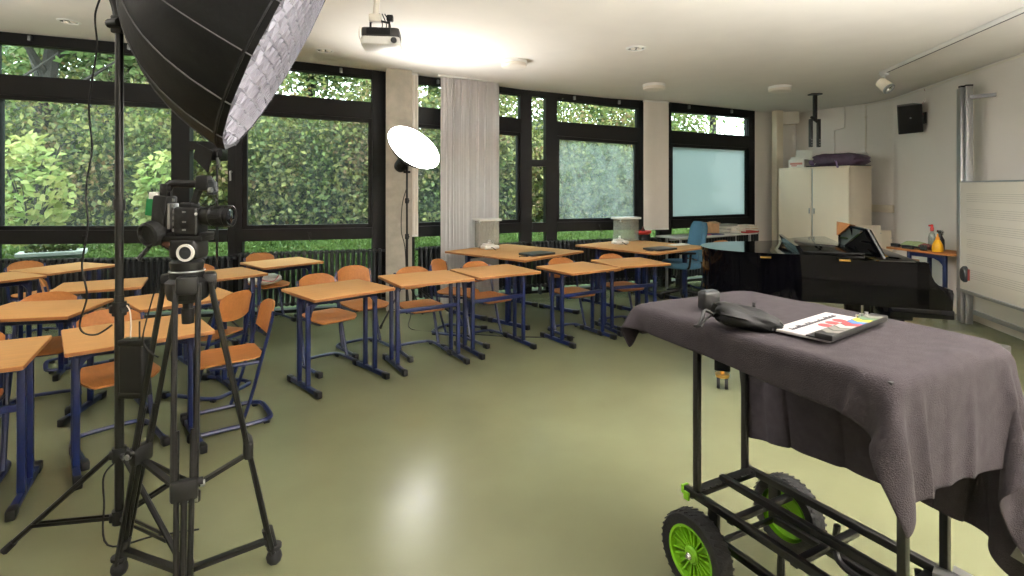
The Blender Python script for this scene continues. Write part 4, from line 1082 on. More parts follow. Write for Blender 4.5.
# ================================================================== GRAND PIANO
PK = Vector((2.90,3.55,0)); prz = math.atan2(-.348,.937)
pn = thing('grand_piano', 'black lacquered grand piano with folded lid behind the draped cart', 'piano', PK, prz)
out = bez([(-.13,0,0),(-.6,0,0),(-1.05,0,0),(-1.30,.04,0),(-1.48,.16,0),(-1.56,.36,0),(-1.53,.58,0),(-1.38,.78,0),(-1.12,.93,0),(-.88,1.12,0),(-.68,1.34,0),(-.5,1.43,0),(-.13,1.45,0)], 5)
out = [(p.x,p.y) for p in out]
cx_, cy_ = -.75,.66
def inset(poly, k):
    n = len(poly); r = []
    for i in range(n):
        a, b = Vector(poly[max(i-1,0)]), Vector(poly[min(i+1,n-1)]); d = (b-a).normalized(); nn_ = Vector((-d.y,d.x))
        q = Vector(poly[i])
        if nn_.dot(Vector((cx_,cy_))-q) < 0: nn_ = -nn_
        r.append(tuple(q+nn_*k))
    return r
inn = inset(out, .05); Z0, Z1 = .79, 1.10
mb = MB(); n = len(out); bm = mb.bm
ring_ = [[bm.verts.new((x,y,z)) for x,y in pl_] for pl_, z in ((out,Z0),(out,Z1),(inn,Z1),(inn,Z0))]
for i in range(n-1):
    for k in range(4): bm.faces.new((ring_[k][i], ring_[k][i+1], ring_[(k+1)%4][i+1], ring_[(k+1)%4][i]))
bm.faces.new([ring_[k][0] for k in range(4)]); bm.faces.new([ring_[k][n-1] for k in (3,2,1,0)])
mb.obj('rim', M['piano'], pn, sharp=.5)
mb = MB(); mb.prism(inset(out,.045), Z0, Z0+.03); mb.obj('soundboard', M['pianowood'], pn)
mb = MB(); mb.prism([(-.16,.05),(-.62,.05),(-.62,1.40),(-.16,1.40)], Z1-.12, Z1-.10); 
for k in range(3):
    for j in range(30): mb.cyl((-.3-.04*k,.12+j*.042,Z1-.10),(-.3-.04*k,.12+j*.042,Z1-.075),.004,n=5)
mb.obj('tuning_plate', M['brass'], pn)
prof = [(-.20,.79),(.0,.79),(.006,.90),(-.0,.925),(-.02,.934),(-.05,.938),(-.08,.95),(-.103,.975),(-.118,1.01),(-.125,1.06),(-.128,1.085),(-.14,1.10),(-.20,1.10)]
for y0 in (0, 1.395):
    mb = MB(); Mx = Matrix(((1,0,0,0),(0,0,-1,y0+.055),(0,1,0,0),(0,0,0,1))); mb.prism(prof, 0, .055, Mx, bev=.004); mb.obj('keyboard_arm', M['piano'], pn)
mb = MB(); mb.box((-.17,.725,.76),(.36,1.45,.06),None,.006); mb.box((.0,.725,.82),(.025,1.34,.06),None,.004); mb.obj('keybed', M['piano'], pn)
mb = MB(); mb.box((-.165,.725,.95),(.02,1.34,.20),(0,.1,0),.004); mb.obj('fallboard', M['piano'], pn)
mb = MB()
for k in range(52): mb.box((-.085,.09+(k+.5)*1.27/52,.838),(.14,1.27/52-.0012,.02),None,.001,1)
mb.obj('white_keys', M['ivory'], pn)
mb = MB()
for k in range(52):
    if k % 7 not in (1, 4): mb.box((-.115,.09+(k+1)*1.27/52,.855),(.09,.011,.016),None,.002,1)
mb.obj('black_keys', M['pianodull'], pn)
lid = [(x,y) for x,y in inset(out,-.012) if x < -.5]
def cut(poly, x0, y0, y1): return [(x0,y0)]+[p for p in poly if p[0] < x0-.01]+[(x0,y1)]
mb = MB(); mb.prism(cut(lid,-.50,-.012,1.445), Z1+.002, Z1+.026, bev=.004); l_ = mb.obj('lid', M['piano'], pn)
mb = MB(); mb.prism([(-.50,-.012),(-.885,-.012),(-.885,1.0),(-.80,1.12),(-.66,1.30),(-.50,1.40)], Z1+.028, Z1+.05, bev=.004); fl2 = mb.obj('folded_front_lid', M['piano'], pn)
mb = MB(); mb.hexa([(-.905,-.012,Z1+.028),(-.86,-.012,Z1+.028),(-.86,1.0,Z1+.028),(-.905,1.0,Z1+.028),(-.93,-.012,Z1+.088),(-.905,-.012,Z1+.088),(-.905,1.0,Z1+.088),(-.93,1.0,Z1+.088)]); mb.obj('lid_lip', M['piano'], fl2)
for x in (-.62,-1.12):
    mb = MB(); mb.box((x,-.014,Z1-.004),(.07,.006,.012)); mb.obj('hinge', M['brass'], pn)
# music desk leaning over the open front
BLc, BRc, TRc, TLc = at(841,252,4.35), at(886,259,3.64), at(869,229,3.76), at(841,223,4.45)
Rm = Matrix.Rotation(-prz,3,'Z')
q4 = [Rm@(p-PK) for p in (BLc,BRc,TRc,TLc)]
nd = (q4[1]-q4[0]).cross(q4[3]-q4[0]).normalized()
def md(s, t, o=0): return (q4[0]*(1-s)+q4[1]*s)*(1-t)+(q4[3]*(1-s)+q4[2]*s)*t+nd*o
mb = MB(); mb.hexa([md(0,0,0),md(1,0,0),md(1,1,0),md(0,1,0),md(0,0,.014),md(1,0,.014),md(1,1,.014),md(0,1,.014)]); dk = mb.obj('music_desk', M['pianodull'], pn)
mb = MB()
for s0,t0,s1,t1 in ((.04,.06,.96,.06),(.04,.94,.96,.94),(.04,.06,.04,.94),(.96,.06,.96,.94),(.1,.1,.9,.9),(.1,.9,.9,.1),(.5,.06,.5,.94),(.04,.5,.96,.5)):
    for o in (-.006,.02): mb.bar(md(s0,t0,o), md(s1,t1,o), .02, .014)
mb.obj('desk_lattice', M['piano'], dk)
mb = MB(); mb.hexa([md(-.02,.55,.016),md(.02,.55,.016),md(.55,1.03,.016),md(-.02,1.03,.016),md(-.02,.55,.03),md(.02,.55,.03),md(.55,1.03,.03),md(-.02,1.03,.03)]); 
mb.hexa([md(-.02,.55,-.016),md(.02,.55,-.016),md(.5,1.03,-.016),md(-.02,1.03,-.016),md(-.02,.55,-.003),md(.02,.55,-.003),md(.5,1.03,-.003),md(-.02,1.03,-.003)]); mb.obj('wood_corner', M['pianowood'], dk)
mb = MB(); mb.bar(md(.5,.6,-.01), md(.5,.0,-.22), .012,.012); mb.obj('desk_prop', M['brass'], dk)
for x, y in ((-1.41,.27),(-.30,.14),(-.30,1.30)):
    mb = MB(); mb.prism(rrect(.12,.12,.02), .16, Z0, Matrix.Translation((x,y,0)), bev=.004); mb.box((x,y,Z0-.05),(.19,.19,.09),None,.01); lg = mb.obj('leg', M['piano'], pn)
    mb = MB(); mb.cyl((x,y,.10),(x,y,.17),.018); mb.lathe([(.05,.10),(.055,.125),(0,.125)],(x,y,0),n=18); mb.obj('castor_fork', M['brass'], lg)
    mb = MB()
    for s in (-1,1): mb.cyl((x+s*.03-.012,y+.02,.055),(x+s*.03+.012,y+.02,.055),.055,n=20)
    mb.obj('castor_wheel', M['rubber'], lg)
mb = MB(); mb.box((-.33,.725,Z1-.012),(.36,1.34,.016),None,.003); mb.obj('front_cover', M['piano'], pn)
mb = MB()
for y in (.62,.82): mb.bar((-.30,y,.74),(-.30,y,.16),.04,.03)
mb.box((-.30,.72,.13),(.09,.30,.09),None,.01); ly = mb.obj('pedal_lyre', M['piano'], pn)
for y in (.65,.72,.79):
    mb = MB(); mb.box((-.22,y,.09),(.12,.025,.012),None,.004); mb.obj('pedal', M['brass'], ly)

# ================================================================== EQUIPMENT CART WITH FLEECE COVER
CC = Vector((.978,1.878,0)); crz = math.atan2(-.883,.47); ZT = 1.13; ZB = .33
cart = thing('equipment_cart', 'black folding equipment cart with lime green wheels in the right foreground', 'cart', CC, crz)
X0, X1, Y0, Y1 = -.475,.475,-.312,.352
mb = MB(); mb.box(((X0+X1)/2,(Y0+Y1)/2,ZT-.02),(X1-X0-.01,Y1-Y0-.01,.03),None,.004); mb.obj('table_board', M['pianodull'], cart)
ya, yb, ym = .0,.375,.175
def rail(p, q, name='base_rail', w=.028, h=.03):
    mb = MB(); mb.bar(p, q, w, h, bev=.004); return mb.obj(name, M['black'], cart)
for y in (ya, yb): rail((-.495,y,ZB-.017),(.44,y,ZB-.017))
rail((-.46,ym,ZB+.004),(.44,ym,ZB+.004))
for x in (-.475,-.27,.0,.25,.42):
    rail((x,ya,ZB-.038),(x,yb,ZB-.038),'cross_rail',.03,.022)
mb = MB(); mb.box((-.45,(ya+yb)/2,ZB-.014),(.05,yb-ya-.03,.024),None,.004)
for k in range(9): mb.cyl((-.43,.04+k*.037,ZB-.001),(-.43,.04+k*.037,ZB+.003),.006,n=8)
mb.obj('perforated_bracket', M['black'], cart)
for y in (ya+.02, yb-.02): rail((-.33,y,ZB-.16),(.40,y,ZB-.16),'lower_rail',.026,.03)
for x, y in ((-.44,.008),(-.48,.353),(.285,.38),(.33,.03)):
    mb = MB(); mb.box((x,y,(ZB-.03+ZT-.035)/2),(.026,.026,ZT-.035-ZB+.03),None,.004); 
    up_ = mb.obj('upright', M['black'], cart)
for x, y in ((-.50,ya),(-.50,yb),(.445,ya),(.445,yb)):
    mb = MB(); mb.box((x,y,ZB-.017),(.014,.036,.036),None,.004)
    mb.box((x+(.03 if x<0 else -.03),y-.022,ZB-.03),(.03,.012,.034),None,.004); mb.obj('green_end_plug', M['lime'], cart)
mb = MB(); mb.tube(bez([(-.06,ya+.02,ZB-.04),(-.06,ya+.03,ZB-.17),(-.0,ya+.05,ZB-.20),(.16,ya+.05,ZB-.20),(.22,ya+.03,ZB-.17),(.22,ya+.02,ZB-.04)],5),.013,8); mb.obj('frame_loop', M['black'], cart)
mb = MB(); mb.tube(bez([(-.06,yb-.02,ZB-.04),(-.06,yb-.03,ZB-.14),(-.0,yb-.05,ZB-.17),(.16,yb-.05,ZB-.17),(.22,yb-.03,ZB-.14),(.22,yb-.02,ZB-.04)],5),.013,8); mb.obj('frame_loop', M['black'], cart)
rail((-.345,ya-.05,.157),(-.345,yb+.05,.157),'axle',.02,.02)
for y in (ya, yb):
    mb = MB(); mb.box((-.345,y,(ZB-.03+.15)/2),(.05,.02,ZB-.03-.15),None,.004); mb.obj('axle_plate', M['black'], cart)
def big_wheel(y, s):                                              # s: outer side direction
    c = Vector((-.345,y,.157)); ax = (0,s,0); R0 = .157; S_ = .157/.168
    mb = MB(); mb.lathe([(.110,-.034),(.131,-.040),(.148,-.036),(.156,-.02),(.157,0),(.156,.02),(.148,.036),(.131,.040),(.110,.034)],c,ax,48)
    Rf = frame_from(ax)
    for k in range(36):
        a = k*math.pi/18; 
        for z, tw in ((-.018,.4),(.018,-.4)):
            p = c+Rf@Vector((.1560*math.cos(a),.1560*math.sin(a),z)); tdir = Rf@Vector((-math.sin(a),math.cos(a),0))
            mb.bar(p-tdir*.008-Vector(ax)*.014, p+tdir*.008+Vector(ax)*.014, .010,.003, up=(p-c).normalized())
    t_ = mb.obj('tyre', M['rubber'], cart)
    mb = MB(); mb.lathe([(.110,-.033),(.113,.030),(.110,.036),(.101,.034),(.097,.02),(.097,-.03)],c,ax,48)
    mb.lathe([(.0,.012),(.030,.012),(.034,.026),(.026,.034),(0,.034)],c,ax,24); mb.lathe([(.035,-.025),(.035,.014)],c,ax,24)
    for k in range(10):
        a = k*math.pi/5; d0 = Rf@Vector((math.cos(a),math.sin(a),0)); dt = Rf@Vector((-math.sin(a),math.cos(a),0)); z = Vector(ax)
        for sg in (-1,1):
            p0 = c+d0*.030+dt*.004*sg; p1 = c+d0*.101+dt*.02*sg
            mb.bar(p0+z*.008, p1+z*.014, .020,.006, up=dt)
        mb.hexa([c+d0*.03-dt*.005+z*.0,c+d0*.101-dt*.02+z*.002,c+d0*.101+dt*.02+z*.002,c+d0*.03+dt*.005+z*.0,
                 c+d0*.03-dt*.005+z*.006,c+d0*.101-dt*.02+z*.008,c+d0*.101+dt*.02+z*.008,c+d0*.03+dt*.005+z*.006])
    mb.lathe([(0,-.02),(.101,-.02),(.101,-.012),(0,-.012)],c,ax,40)
    h_ = mb.obj('wheel_hub', M['lime'], cart, sharp=.4)
    mb = MB(); mb.lathe([(0,.03),(.014,.03),(.014,.042),(.008,.05),(0,.05)],c,ax,16); mb.obj('axle_nut', M['chrome'], h_)
big_wheel(-.10,-1); big_wheel(.465,1)
for y in (.03,.345):
    c = Vector((.36,y,.06))
    mb = MB(); mb.lathe([(.03,-.018),(.055,-.016),(.06,0),(.055,.016),(.03,.018)],c,(0,1,0),24); w_ = mb.obj('front_castor', M['rubber'], cart)
    mb = MB(); mb.lathe([(0,-.019),(.034,-.016),(.034,.016),(0,.019)],c,(0,1,0),20); mb.obj('castor_hub', M['lime'], w_)
    mb = MB()
    for s in (-1,1): mb.bar(c+V(0,s*.026,0), c+V(-.03,s*.026,.10), .02,.006)
    mb.box(c+V(-.03,0,.11),(.07,.07,.016)); mb.cyl(c+V(-.03,0,.11),c+V(-.03,0,ZB-.17),.016); mb.obj('castor_fork', M['steel'], w_)
# brake lever and silver latch near the right front corner
mb = MB(); mb.box((.33,.30,ZB+.02),(.08,.05,.03),(0,0,.3),.006); mb.box((.35,.34,ZB+.03),(.05,.04,.012),(0,.2,.3)); mb.obj('latch_plate', M['steel'], cart)

# fleece cover: draped by a small position-based cloth solve over the board
def drape():
    h = .021
    xa, xb, yA, yB = X0-.135, X1+.29, Y0-.085, Y1+.60
    nx, ny = int((xb-xa)/h)+1, int((yB-yA)/h)+1
    gx, gy = np.meshgrid(np.linspace(xa,xb,nx), np.linspace(yA,yB,ny), indexing='ij')
    P = np.stack([gx, gy, np.full_like(gx, ZT+.012)], -1)
    a = math.radians(-3.0); c0_ = np.array([X0,Y0]); q = P[...,:2]-c0_
    P[...,0] = c0_[0]+q[...,0]*math.cos(a)-q[...,1]*math.sin(a); P[...,1] = c0_[1]+q[...,0]*math.sin(a)+q[...,1]*math.cos(a)
    rs = np.random.default_rng(11); P[...,2] += rs.uniform(0,.004,P.shape[:2])
    Vv = np.zeros_like(P); dt = 1/60
    hx, hy = (xb-xa)/(nx-1), (yB-yA)/(ny-1); hd = math.hypot(hx,hy)
    lo = np.array([X0-.008,Y0-.008,-1.0]); hi = np.array([X1+.008,Y1+.008,ZT+.007])
    def con(A, B, L, k):
        d = P[B]-P[A]; l = np.linalg.norm(d,axis=-1,keepdims=True)+1e-9; c = d*(1-L/l)*.5*k
        P[A] += c; P[B] -= c
    S = slice
    cons = []
    for o in (0,1):
        cons.append(((S(o,nx-1,2),S(None)),(S(o+1,nx,2),S(None)),hx,1.0))
        cons.append(((S(None),S(o,ny-1,2)),(S(None),S(o+1,ny,2)),hy,1.0))
    for ox in (0,1):
        for oy in (0,1):
            pass
    def fix(A,B):
        n = min(len(range(*A[0].indices(nx))),len(range(*B[0].indices(nx)))); m = min(len(range(*A[1].indices(ny))),len(range(*B[1].indices(ny))))
        return n, m
    for ox in (0,1):
        A=(S(ox,nx-1,2),S(0,ny-1)); B=(S(ox+1,nx,2),S(1,ny)); cons.append((A,B,hd,.35))
        A=(S(ox,nx-1,2),S(1,ny)); B=(S(ox+1,nx,2),S(0,ny-1)); cons.append((A,B,hd,.35))
    K = 3
    for o in range(K*2):
        if o < K:
            A=(S(o,nx-K,K*2),S(None)); B=(S(o+K,nx,K*2),S(None)); cons.append((A,B,hx*K,.10))
            A=(S(None),S(o,ny-K,K*2)); B=(S(None),S(o+K,ny,K*2)); cons.append((A,B,hy*K,.10))
    good = []
    for A,B,L,k in cons:
        na = P[A].shape; nb = P[B].shape
        if na != nb:
            n = min(na[0],nb[0]); m = min(na[1],nb[1])
            def trim(T, n, m):
                r0 = list(range(*T[0].indices(nx)))[:n]; r1 = list(range(*T[1].indices(ny)))[:m]
                return (np.ix_(r0,r1))
            A, B = trim(A,n,m), trim(B,n,m)
        good.append((A,B,L,k))
    for st in range(230):
        Vv[...,2] -= 9.8*dt; Vv *= .975
        old = P.copy(); P += np.clip(Vv,-2.5,2.5)*dt
        for it in range(24):
            for A,B,L,k in good: con(A,B,L,k)
            ins = np.all((P>lo)&(P<hi),axis=-1)
            if ins.any():
                q = P[ins]; dz = hi[2]-q[:,2]; cand = np.stack([q[:,0]-lo[0],hi[0]-q[:,0],q[:,1]-lo[1],hi[1]-q[:,1],dz],1)
                w_ = cand.argmin(1)
                q[w_==0,0]=lo[0]; q[w_==1,0]=hi[0]; q[w_==2,1]=lo[1]; q[w_==3,1]=hi[1]; q[w_==4,2]=hi[2]
                fr_=w_==4; q[fr_,:2]=old[ins][fr_,:2]
                P[ins]=q
        Vv = (P-old)/dt
        top = (np.abs(P[...,2]-hi[2])<.004)
        Vv[top] *= .3
    return P
Pc = drape()
mb = MB(); mb.surf([[Vector(Pc[i,j]) for j in range(Pc.shape[1])] for i in range(Pc.shape[0])])
cloth = mb.obj('fleece_blanket', M['fleece'], None, sharp=None, recalc=True)
for p_ in cloth.data.polygons: p_.use_smooth = True
cloth.location = CC; cloth.rotation_euler = (0,0,crz)
tag(cloth, 'dark grey fleece blanket draped over the equipment cart', 'blanket')
sm_ = cloth.modifiers.new('smooth','SMOOTH'); sm_.iterations = 2; sm_.factor = .4
sd = cloth.modifiers.new('thick','SOLIDIFY'); sd.thickness = .008; sd.offset = 0
ss_ = cloth.modifiers.new('soft','SUBSURF'); ss_.levels = 1; ss_.render_levels = 1
# care label sewn near the hanging far corner
ci, cj = Pc.shape[0]-6, Pc.shape[1]-4
lp = [Vector(Pc[ci-3,cj]), Vector(Pc[ci,cj]), Vector(Pc[ci,cj-2]), Vector(Pc[ci-3,cj-2])]
nl = (lp[1]-lp[0]).cross(lp[3]-lp[0]).normalized()
if (Matrix.Rotation(crz,3,'Z')@nl).dot(Vector((0,0,HC))-CC) < 0: nl = -nl
mb = MB(); mb.hexa([p+nl*.012 for p in lp]+[p+nl*.014 for p in lp]); o = mb.obj('care_label', mat('grey_label',(132,130,122),.8), cloth, sharp=.3)

ztp = ZT+.018
def tabpt(px, py): return onz(px, py, ztp)
# black box, pouch, clapperboard on the blanket
p = tabpt(709,309); t = thing('battery_block','small black rounded block standing on the far left of the blanket','block',p,.35)
mb = MB(); mb.box((0,0,.034),(.075,.045,.068),None,.010,3); mb.obj('block_body', M['cap'], t)
mb = MB(); mb.box((0,0,.069),(.055,.03,.004),None,.002); mb.obj('contact_plate', M['slate'], t)
p = tabpt(745,327); t = thing('drawstring_pouch','black drawstring pouch lying between the small block and the clapperboard','pouch',p,-.12)
def pf(q): return (1+.10*math.sin(q.x*6+q.y*3)+.04*math.sin(q.y*11+q.z*6+q.x*3)+.02*math.sin(q.x*17+q.y*8))*(1-.25*max(0,-q.x)**3)+(.35 if q.z>.2 else 0)*math.exp(-((q.x+.45)/.3)**2)
mb = MB(); mb.blob((0,0,.026),(.125,.062,.038),4,(0,.16,0),lambda q: pf(q)*(1 if q.z>-.4 else .9)); mb.obj('pouch_body', M['blackmatte'], t)
mb = MB(); mb.tube(bez([(-.10,-.01,.04),(-.125,.0,.05),(-.14,-.02,.03),(-.155,-.03,.008),(-.165,-.025,.006)],5),.006,6); mb.tube(bez([(-.1,0,.04),(-.13,-.03,.03),(-.15,-.045,.008)],5),.005,6); mb.obj('drawstring', M['cable'], t)
mb = MB(); mb.box((.045,.055,.055),(.008,.006,.03)); mb.obj('cord_stopper', M['cap'], t)
p = tabpt(772,331); ca = math.atan2(.596,.803)
t = thing('clapperboard','white film clapperboard with red dots and colour-striped stick on the blanket','clapperboard',p,ca)
mb = MB(); mb.box((.185,-.085,.005),(.37,.17,.009),None,.002); mb.obj('slate_board', mat('white_slate',(160,156,157),.65), t)
mb = MB(); mb.box((.19,-.145,.0115),(.40,.075,.004)); 
mb.obj('lower_stick', M['cap'], t)
mb = MB(); mb.box((.195,-.158,.018),(.415,.05,.018),None,.003); st_ = mb.obj('clap_stick', M['cap'], t)
def tri(pts, m, name, z=.0278):
    mb = MB(); mb.prism(pts, z-.0006, z); return mb.obj(name, m, st_, sharp=.3)
cm = {k: mat('stick_'+k, tuple(q*.74 for q in c), .65) for k, c in dict(grey=(126,124,116),pale=(200,196,190),red=(206,52,56),blue=(60,120,190),yellow=(228,206,40),green=(92,130,96)).items()}
yA_, yM_, yB_ = -.135,-.158,-.182
def chev(x, w_, col):
    tri([(x,yB_),(x+w_,yB_),(x+w_-.02,yM_),(x-.02,yM_)], cm[col], 'stripe_'+col); tri([(x-.02,yM_),(x+w_-.02,yM_),(x+w_,yA_),(x,yA_)], cm[col], 'stripe_'+col)
for x, c in ((.03,'grey'),(.075,'grey'),(.12,'pale'),(.165,'red'),(.205,'blue'),(.245,'yellow'),(.285,'green'),(.33,'grey')): chev(x, .036, c)
for x in (.30,.33,.37):
    mb = MB(); mb.cyl((x,-.13,.018),(x,-.13,.034),.006,n=10); mb.obj('hinge_screw', M['chrome'], t)
for k in range(3):
    mb = MB(); mb.lathe([(.021,0),(.021,.0008),(0,.0008)],(.17+.052*k,-.085,.0096),n=24); mb.obj('red_dot', cm['red'], t)
rs2 = random.Random(5); mb = MB(); x = .03
while x < .33:                                                    # faint handwriting, not legible in the photo
    hgt = rs2.choice((.010,.010,.016,.02)); w_ = rs2.uniform(.007,.012)
    mb.tube(bez([(x,-.052,.0102),(x+w_*.4,-.052+hgt,.0102),(x+w_*.7,-.053,.0102),(x+w_,-.046,.0102)],4),.0013,4); x += w_*1.25
mb.obj('handwriting', mat('grey_marker',(70,68,72),.7), t)

# ================================================================== BIG SOFTBOX ON ITS STAND
PX, PY = -1.76, 2.42
sb = thing('light_stand','tall black light stand carrying the big softbox at the left','light stand',(PX,PY,0))
mb = MB(); mb.cyl((0,0,.10),(0,0,1.12),.0185,n=16); mb.obj('lower_pole', M['black'], sb)
mb = MB(); mb.cyl((0,0,1.05),(0,0,2.36),.0165,n=16); mb.obj('upper_pole', M['black'], sb)
for z in (.13,.41,1.06):
    mb = MB(); mb.cyl((0,0,z-.03),(0,0,z+.03),.028,n=16); mb.box((.0,0,z),(.075,.03,.035),(0,0,.6),.006); mb.cyl((.03,-.02,z),(.05,-.035,z),.012); mb.obj('collar', M['cap'], sb)
mb = MB(); mb.cyl((0,0,1.5),(0,0,1.55),.024,n=16); mb.obj('collar', M['cap'], sb)
for a in (188,335,80):
    a = math.radians(a); e = Vector((math.cos(a)*.46,math.sin(a)*.46,.02)); dd_ = Vector((math.cos(a),math.sin(a),0))
    mb = MB(); mb.tube([dd_*.03+V(0,0,.41), e], .012, 8); lg = mb.obj('leg', M['black'], sb)
    mb = MB(); q = (dd_*.03+V(0,0,.41))*.26+e*.74
    pv = Vector((-dd_.y,dd_.x,0))*.012
    for s in (-1,1): mb.bar(dd_*.03+V(0,0,.128)+pv*s, q+pv*s, .006,.014)
    mb.obj('brace', M['black'], lg)
    mb = MB(); mb.tube([e-(e-V(0,0,.41)).normalized()*.05, e+V(0,0,-.004)], [.015,.017], 8); mb.obj('foot_tip', M['rubber'], lg)
mb = MB(); mb.box((0,0,2.33),(.05,.05,.08),None,.008); mb.cyl((-.03,-.02,2.33),(.03,-.04,2.33),.02); mb.obj('head_clamp', M['cap'], sb)
# softbox
def softbox():
    A = at(130,-46,2.42); nrm = Vector((.836,.309,-.454)).normalized(); L, R = .70, .60
    t = thing('softbox','large black parabolic softbox with white honeycomb front, hanging over the desks at top left','softbox',A)
    ref = Vector((0,0,1)); ex = (ref-nrm*ref.dot(nrm)).normalized(); ey = nrm.cross(ex); NS = 16
    def pt(a, s, k=1):
        return nrm*(L*s)+(ex*math.cos(a)+ey*math.sin(a))*(R*k)
    prof = [(0,.10),(.03,.20),(.09,.34),(.18,.49),(.3,.64),(.45,.78),(.62,.885),(.8,.955),(1,1.0),(1.045,1.003)]
    P = []
    for k in range(NS*4+1):
        a = k/(NS*4)*2*math.pi; f = (k%4)/4; sag = 1-.022*math.sin(f*math.pi)
        P.append([pt(a, s, r*(sag if s > .05 else 1)) for s, r in prof])
    mb = MB(); mb.surf(P); mb.obj('shell', M['blackmatte'], t, sharp=.8)
    mb = MB()
    for k in range(NS):
        a = k/NS*2*math.pi; mb.tube(bez([pt(a,s,r*1.002) for s, r in prof],2), .0035, 5)
    mb.obj('rib_seam', M['seam'], t)
    mb = MB(); mb.tube([pt(k/NS/4*2*math.pi,1.0,1.0-.0*((k%4)==2)) for k in range(NS*4)], .008, 6, closed=True); mb.obj('rim_edge', M['blackmatte'], t)
    mb = MB(); mb.lathe([(R*.95,-.03),(0,-.03)], nrm*L, nrm, 48); mb.obj('diffuser', M['softlight'], t)
    # honeycomb strips
    mb = MB(); st = .058; dp_ = .05; nR = int(R/st)
    for ang in (math.radians(30), math.radians(90), math.radians(150)):
        dx = ex*math.cos(ang)+ey*math.sin(ang); dy = -ex*math.sin(ang)+ey*math.cos(ang)
        for i in range(-nR, nR+1):
            off = i*st; hl = math.sqrt(max(0, (R*.955)**2-off**2)); 
            if hl < .03: continue
            base = nrm*(L+.0)+dy*off; m_ = 14; rows = []
            for j in range(m_+1):
                u_ = -hl+2*hl*j/m_; bul = .05*(1-(u_*u_+off*off)/(R*R))
                rows.append([base+dx*u_+nrm*(bul*.3-.028), base+dx*u_+nrm*(dp_*.5+bul)+dy*.006*math.sin(u_*60+i)])
            mb.plate(rows, lambda i_,j_: dy, .0016)
    mb.obj('honeycomb_grid', M['grid'], t, sharp=None)
    mb = MB(); mb.lathe([(.055,-.10),(.075,-.06),(.075,.0),(.065,.03)], (0,0,0), nrm, 28); mb.obj('speed_ring', M['steel'], t)
    mb = MB(); mb.lathe([(0,-.34),(.055,-.33),(.065,-.29),(.065,-.12),(.055,-.09)], (0,0,0), nrm, 24); mb.obj('lamp_head', M['cap'], t)
    b0 = Vector((PX,PY,2.34))-A
    mb = MB(); mb.tube(bez([b0, b0+V(-.02,.0,.10), nrm*-.16+V(0,0,-.07), nrm*-.2],5), .022, 8); mb.obj('tilt_bracket', M['cap'], t)
    mb = MB(); mb.box(b0+V(.045,.0,.06),(.035,.02,.16),(0,-.25,0),.006); mb.obj('bracket_plate', M['steel'], t)
M['softlight'] = emit('softbox_diffuser', (255,250,248), 55)
softbox()
# cord hanging from the lamp head, clamp and battery pack on the pole
pts = [(112,-30),(98,4),(95,20),(97,45),(93,75),(89,100),(90,125),(92,150),(87,180),(86,200),(88,222),(85,245),(82,268),(87,295),(81,318),(80,328),(86,334),(98,334),(112,325)]
mb = MB(); mb.tube(bez([at(x,y,2.40) for x,y in pts],5), .0042, 6); cd_ = mb.obj('power_cord', M['cable']); tag(cd_,'thin black cord hanging loosely beside the light stand pole','cord')
pk = at(135,368,2.37); t = thing('battery_pack','black power pack with antenna strapped to the light stand pole','power pack',pk)
mb = MB(); mb.box((0,0,0),(.108,.06,.245),None,.012,3); mb.obj('pack_body', M['cap'], t)
mb = MB(); mb.box((0,0,.115),(.114,.066,.03),None,.008); mb.obj('pack_end_cap', M['black'], t)
mb = MB(); mb.box((0,0,-.11),(.112,.064,.03),None,.008); mb.obj('pack_end_cap', M['black'], t)
mb = MB(); mb.cyl((.02,0,.12),(.02,0,.205),.0035); mb.obj('antenna', M['cable'], t)
mb = MB(); mb.tube(bez([(-.02,0,.12),(-.018,0,.2),(-.03,.01,.25),(-.05,.02,.27)],5),.003,6); mb.obj('pack_cable', M['offwhite'], t)
mb = MB(); mb.box((-.05,.045,.03),(.05,.05,.05),None,.006); mb.obj('clamp', M['cap'], t)
mb = MB(); mb.tube(bez([at(158,280,2.0),at(152,300,2.0),at(146,322,2.02),at(143,340,2.04),at(150,352,2.04),at(158,357,2.02)],5), .003, 6); c2_=mb.obj('power_cord', M['cable']); tag(c2_,'short thin black cord looping beside the tripod leg and power pack','cord')
mb = MB(); mb.tube(bez([(PX+.02,PY,.40),(PX-.05,PY-.02,.33),(PX-.06,PY-.01,.2),(PX-.03,PY-.03,.02),(PX+.12,PY+.05,.008),(PX+.3,PY+.1,.008)],6), .004, 6); c3_=mb.obj('power_cord', M['cable']); tag(c3_,'black cord drooping from the light stand hub to the floor','cord')

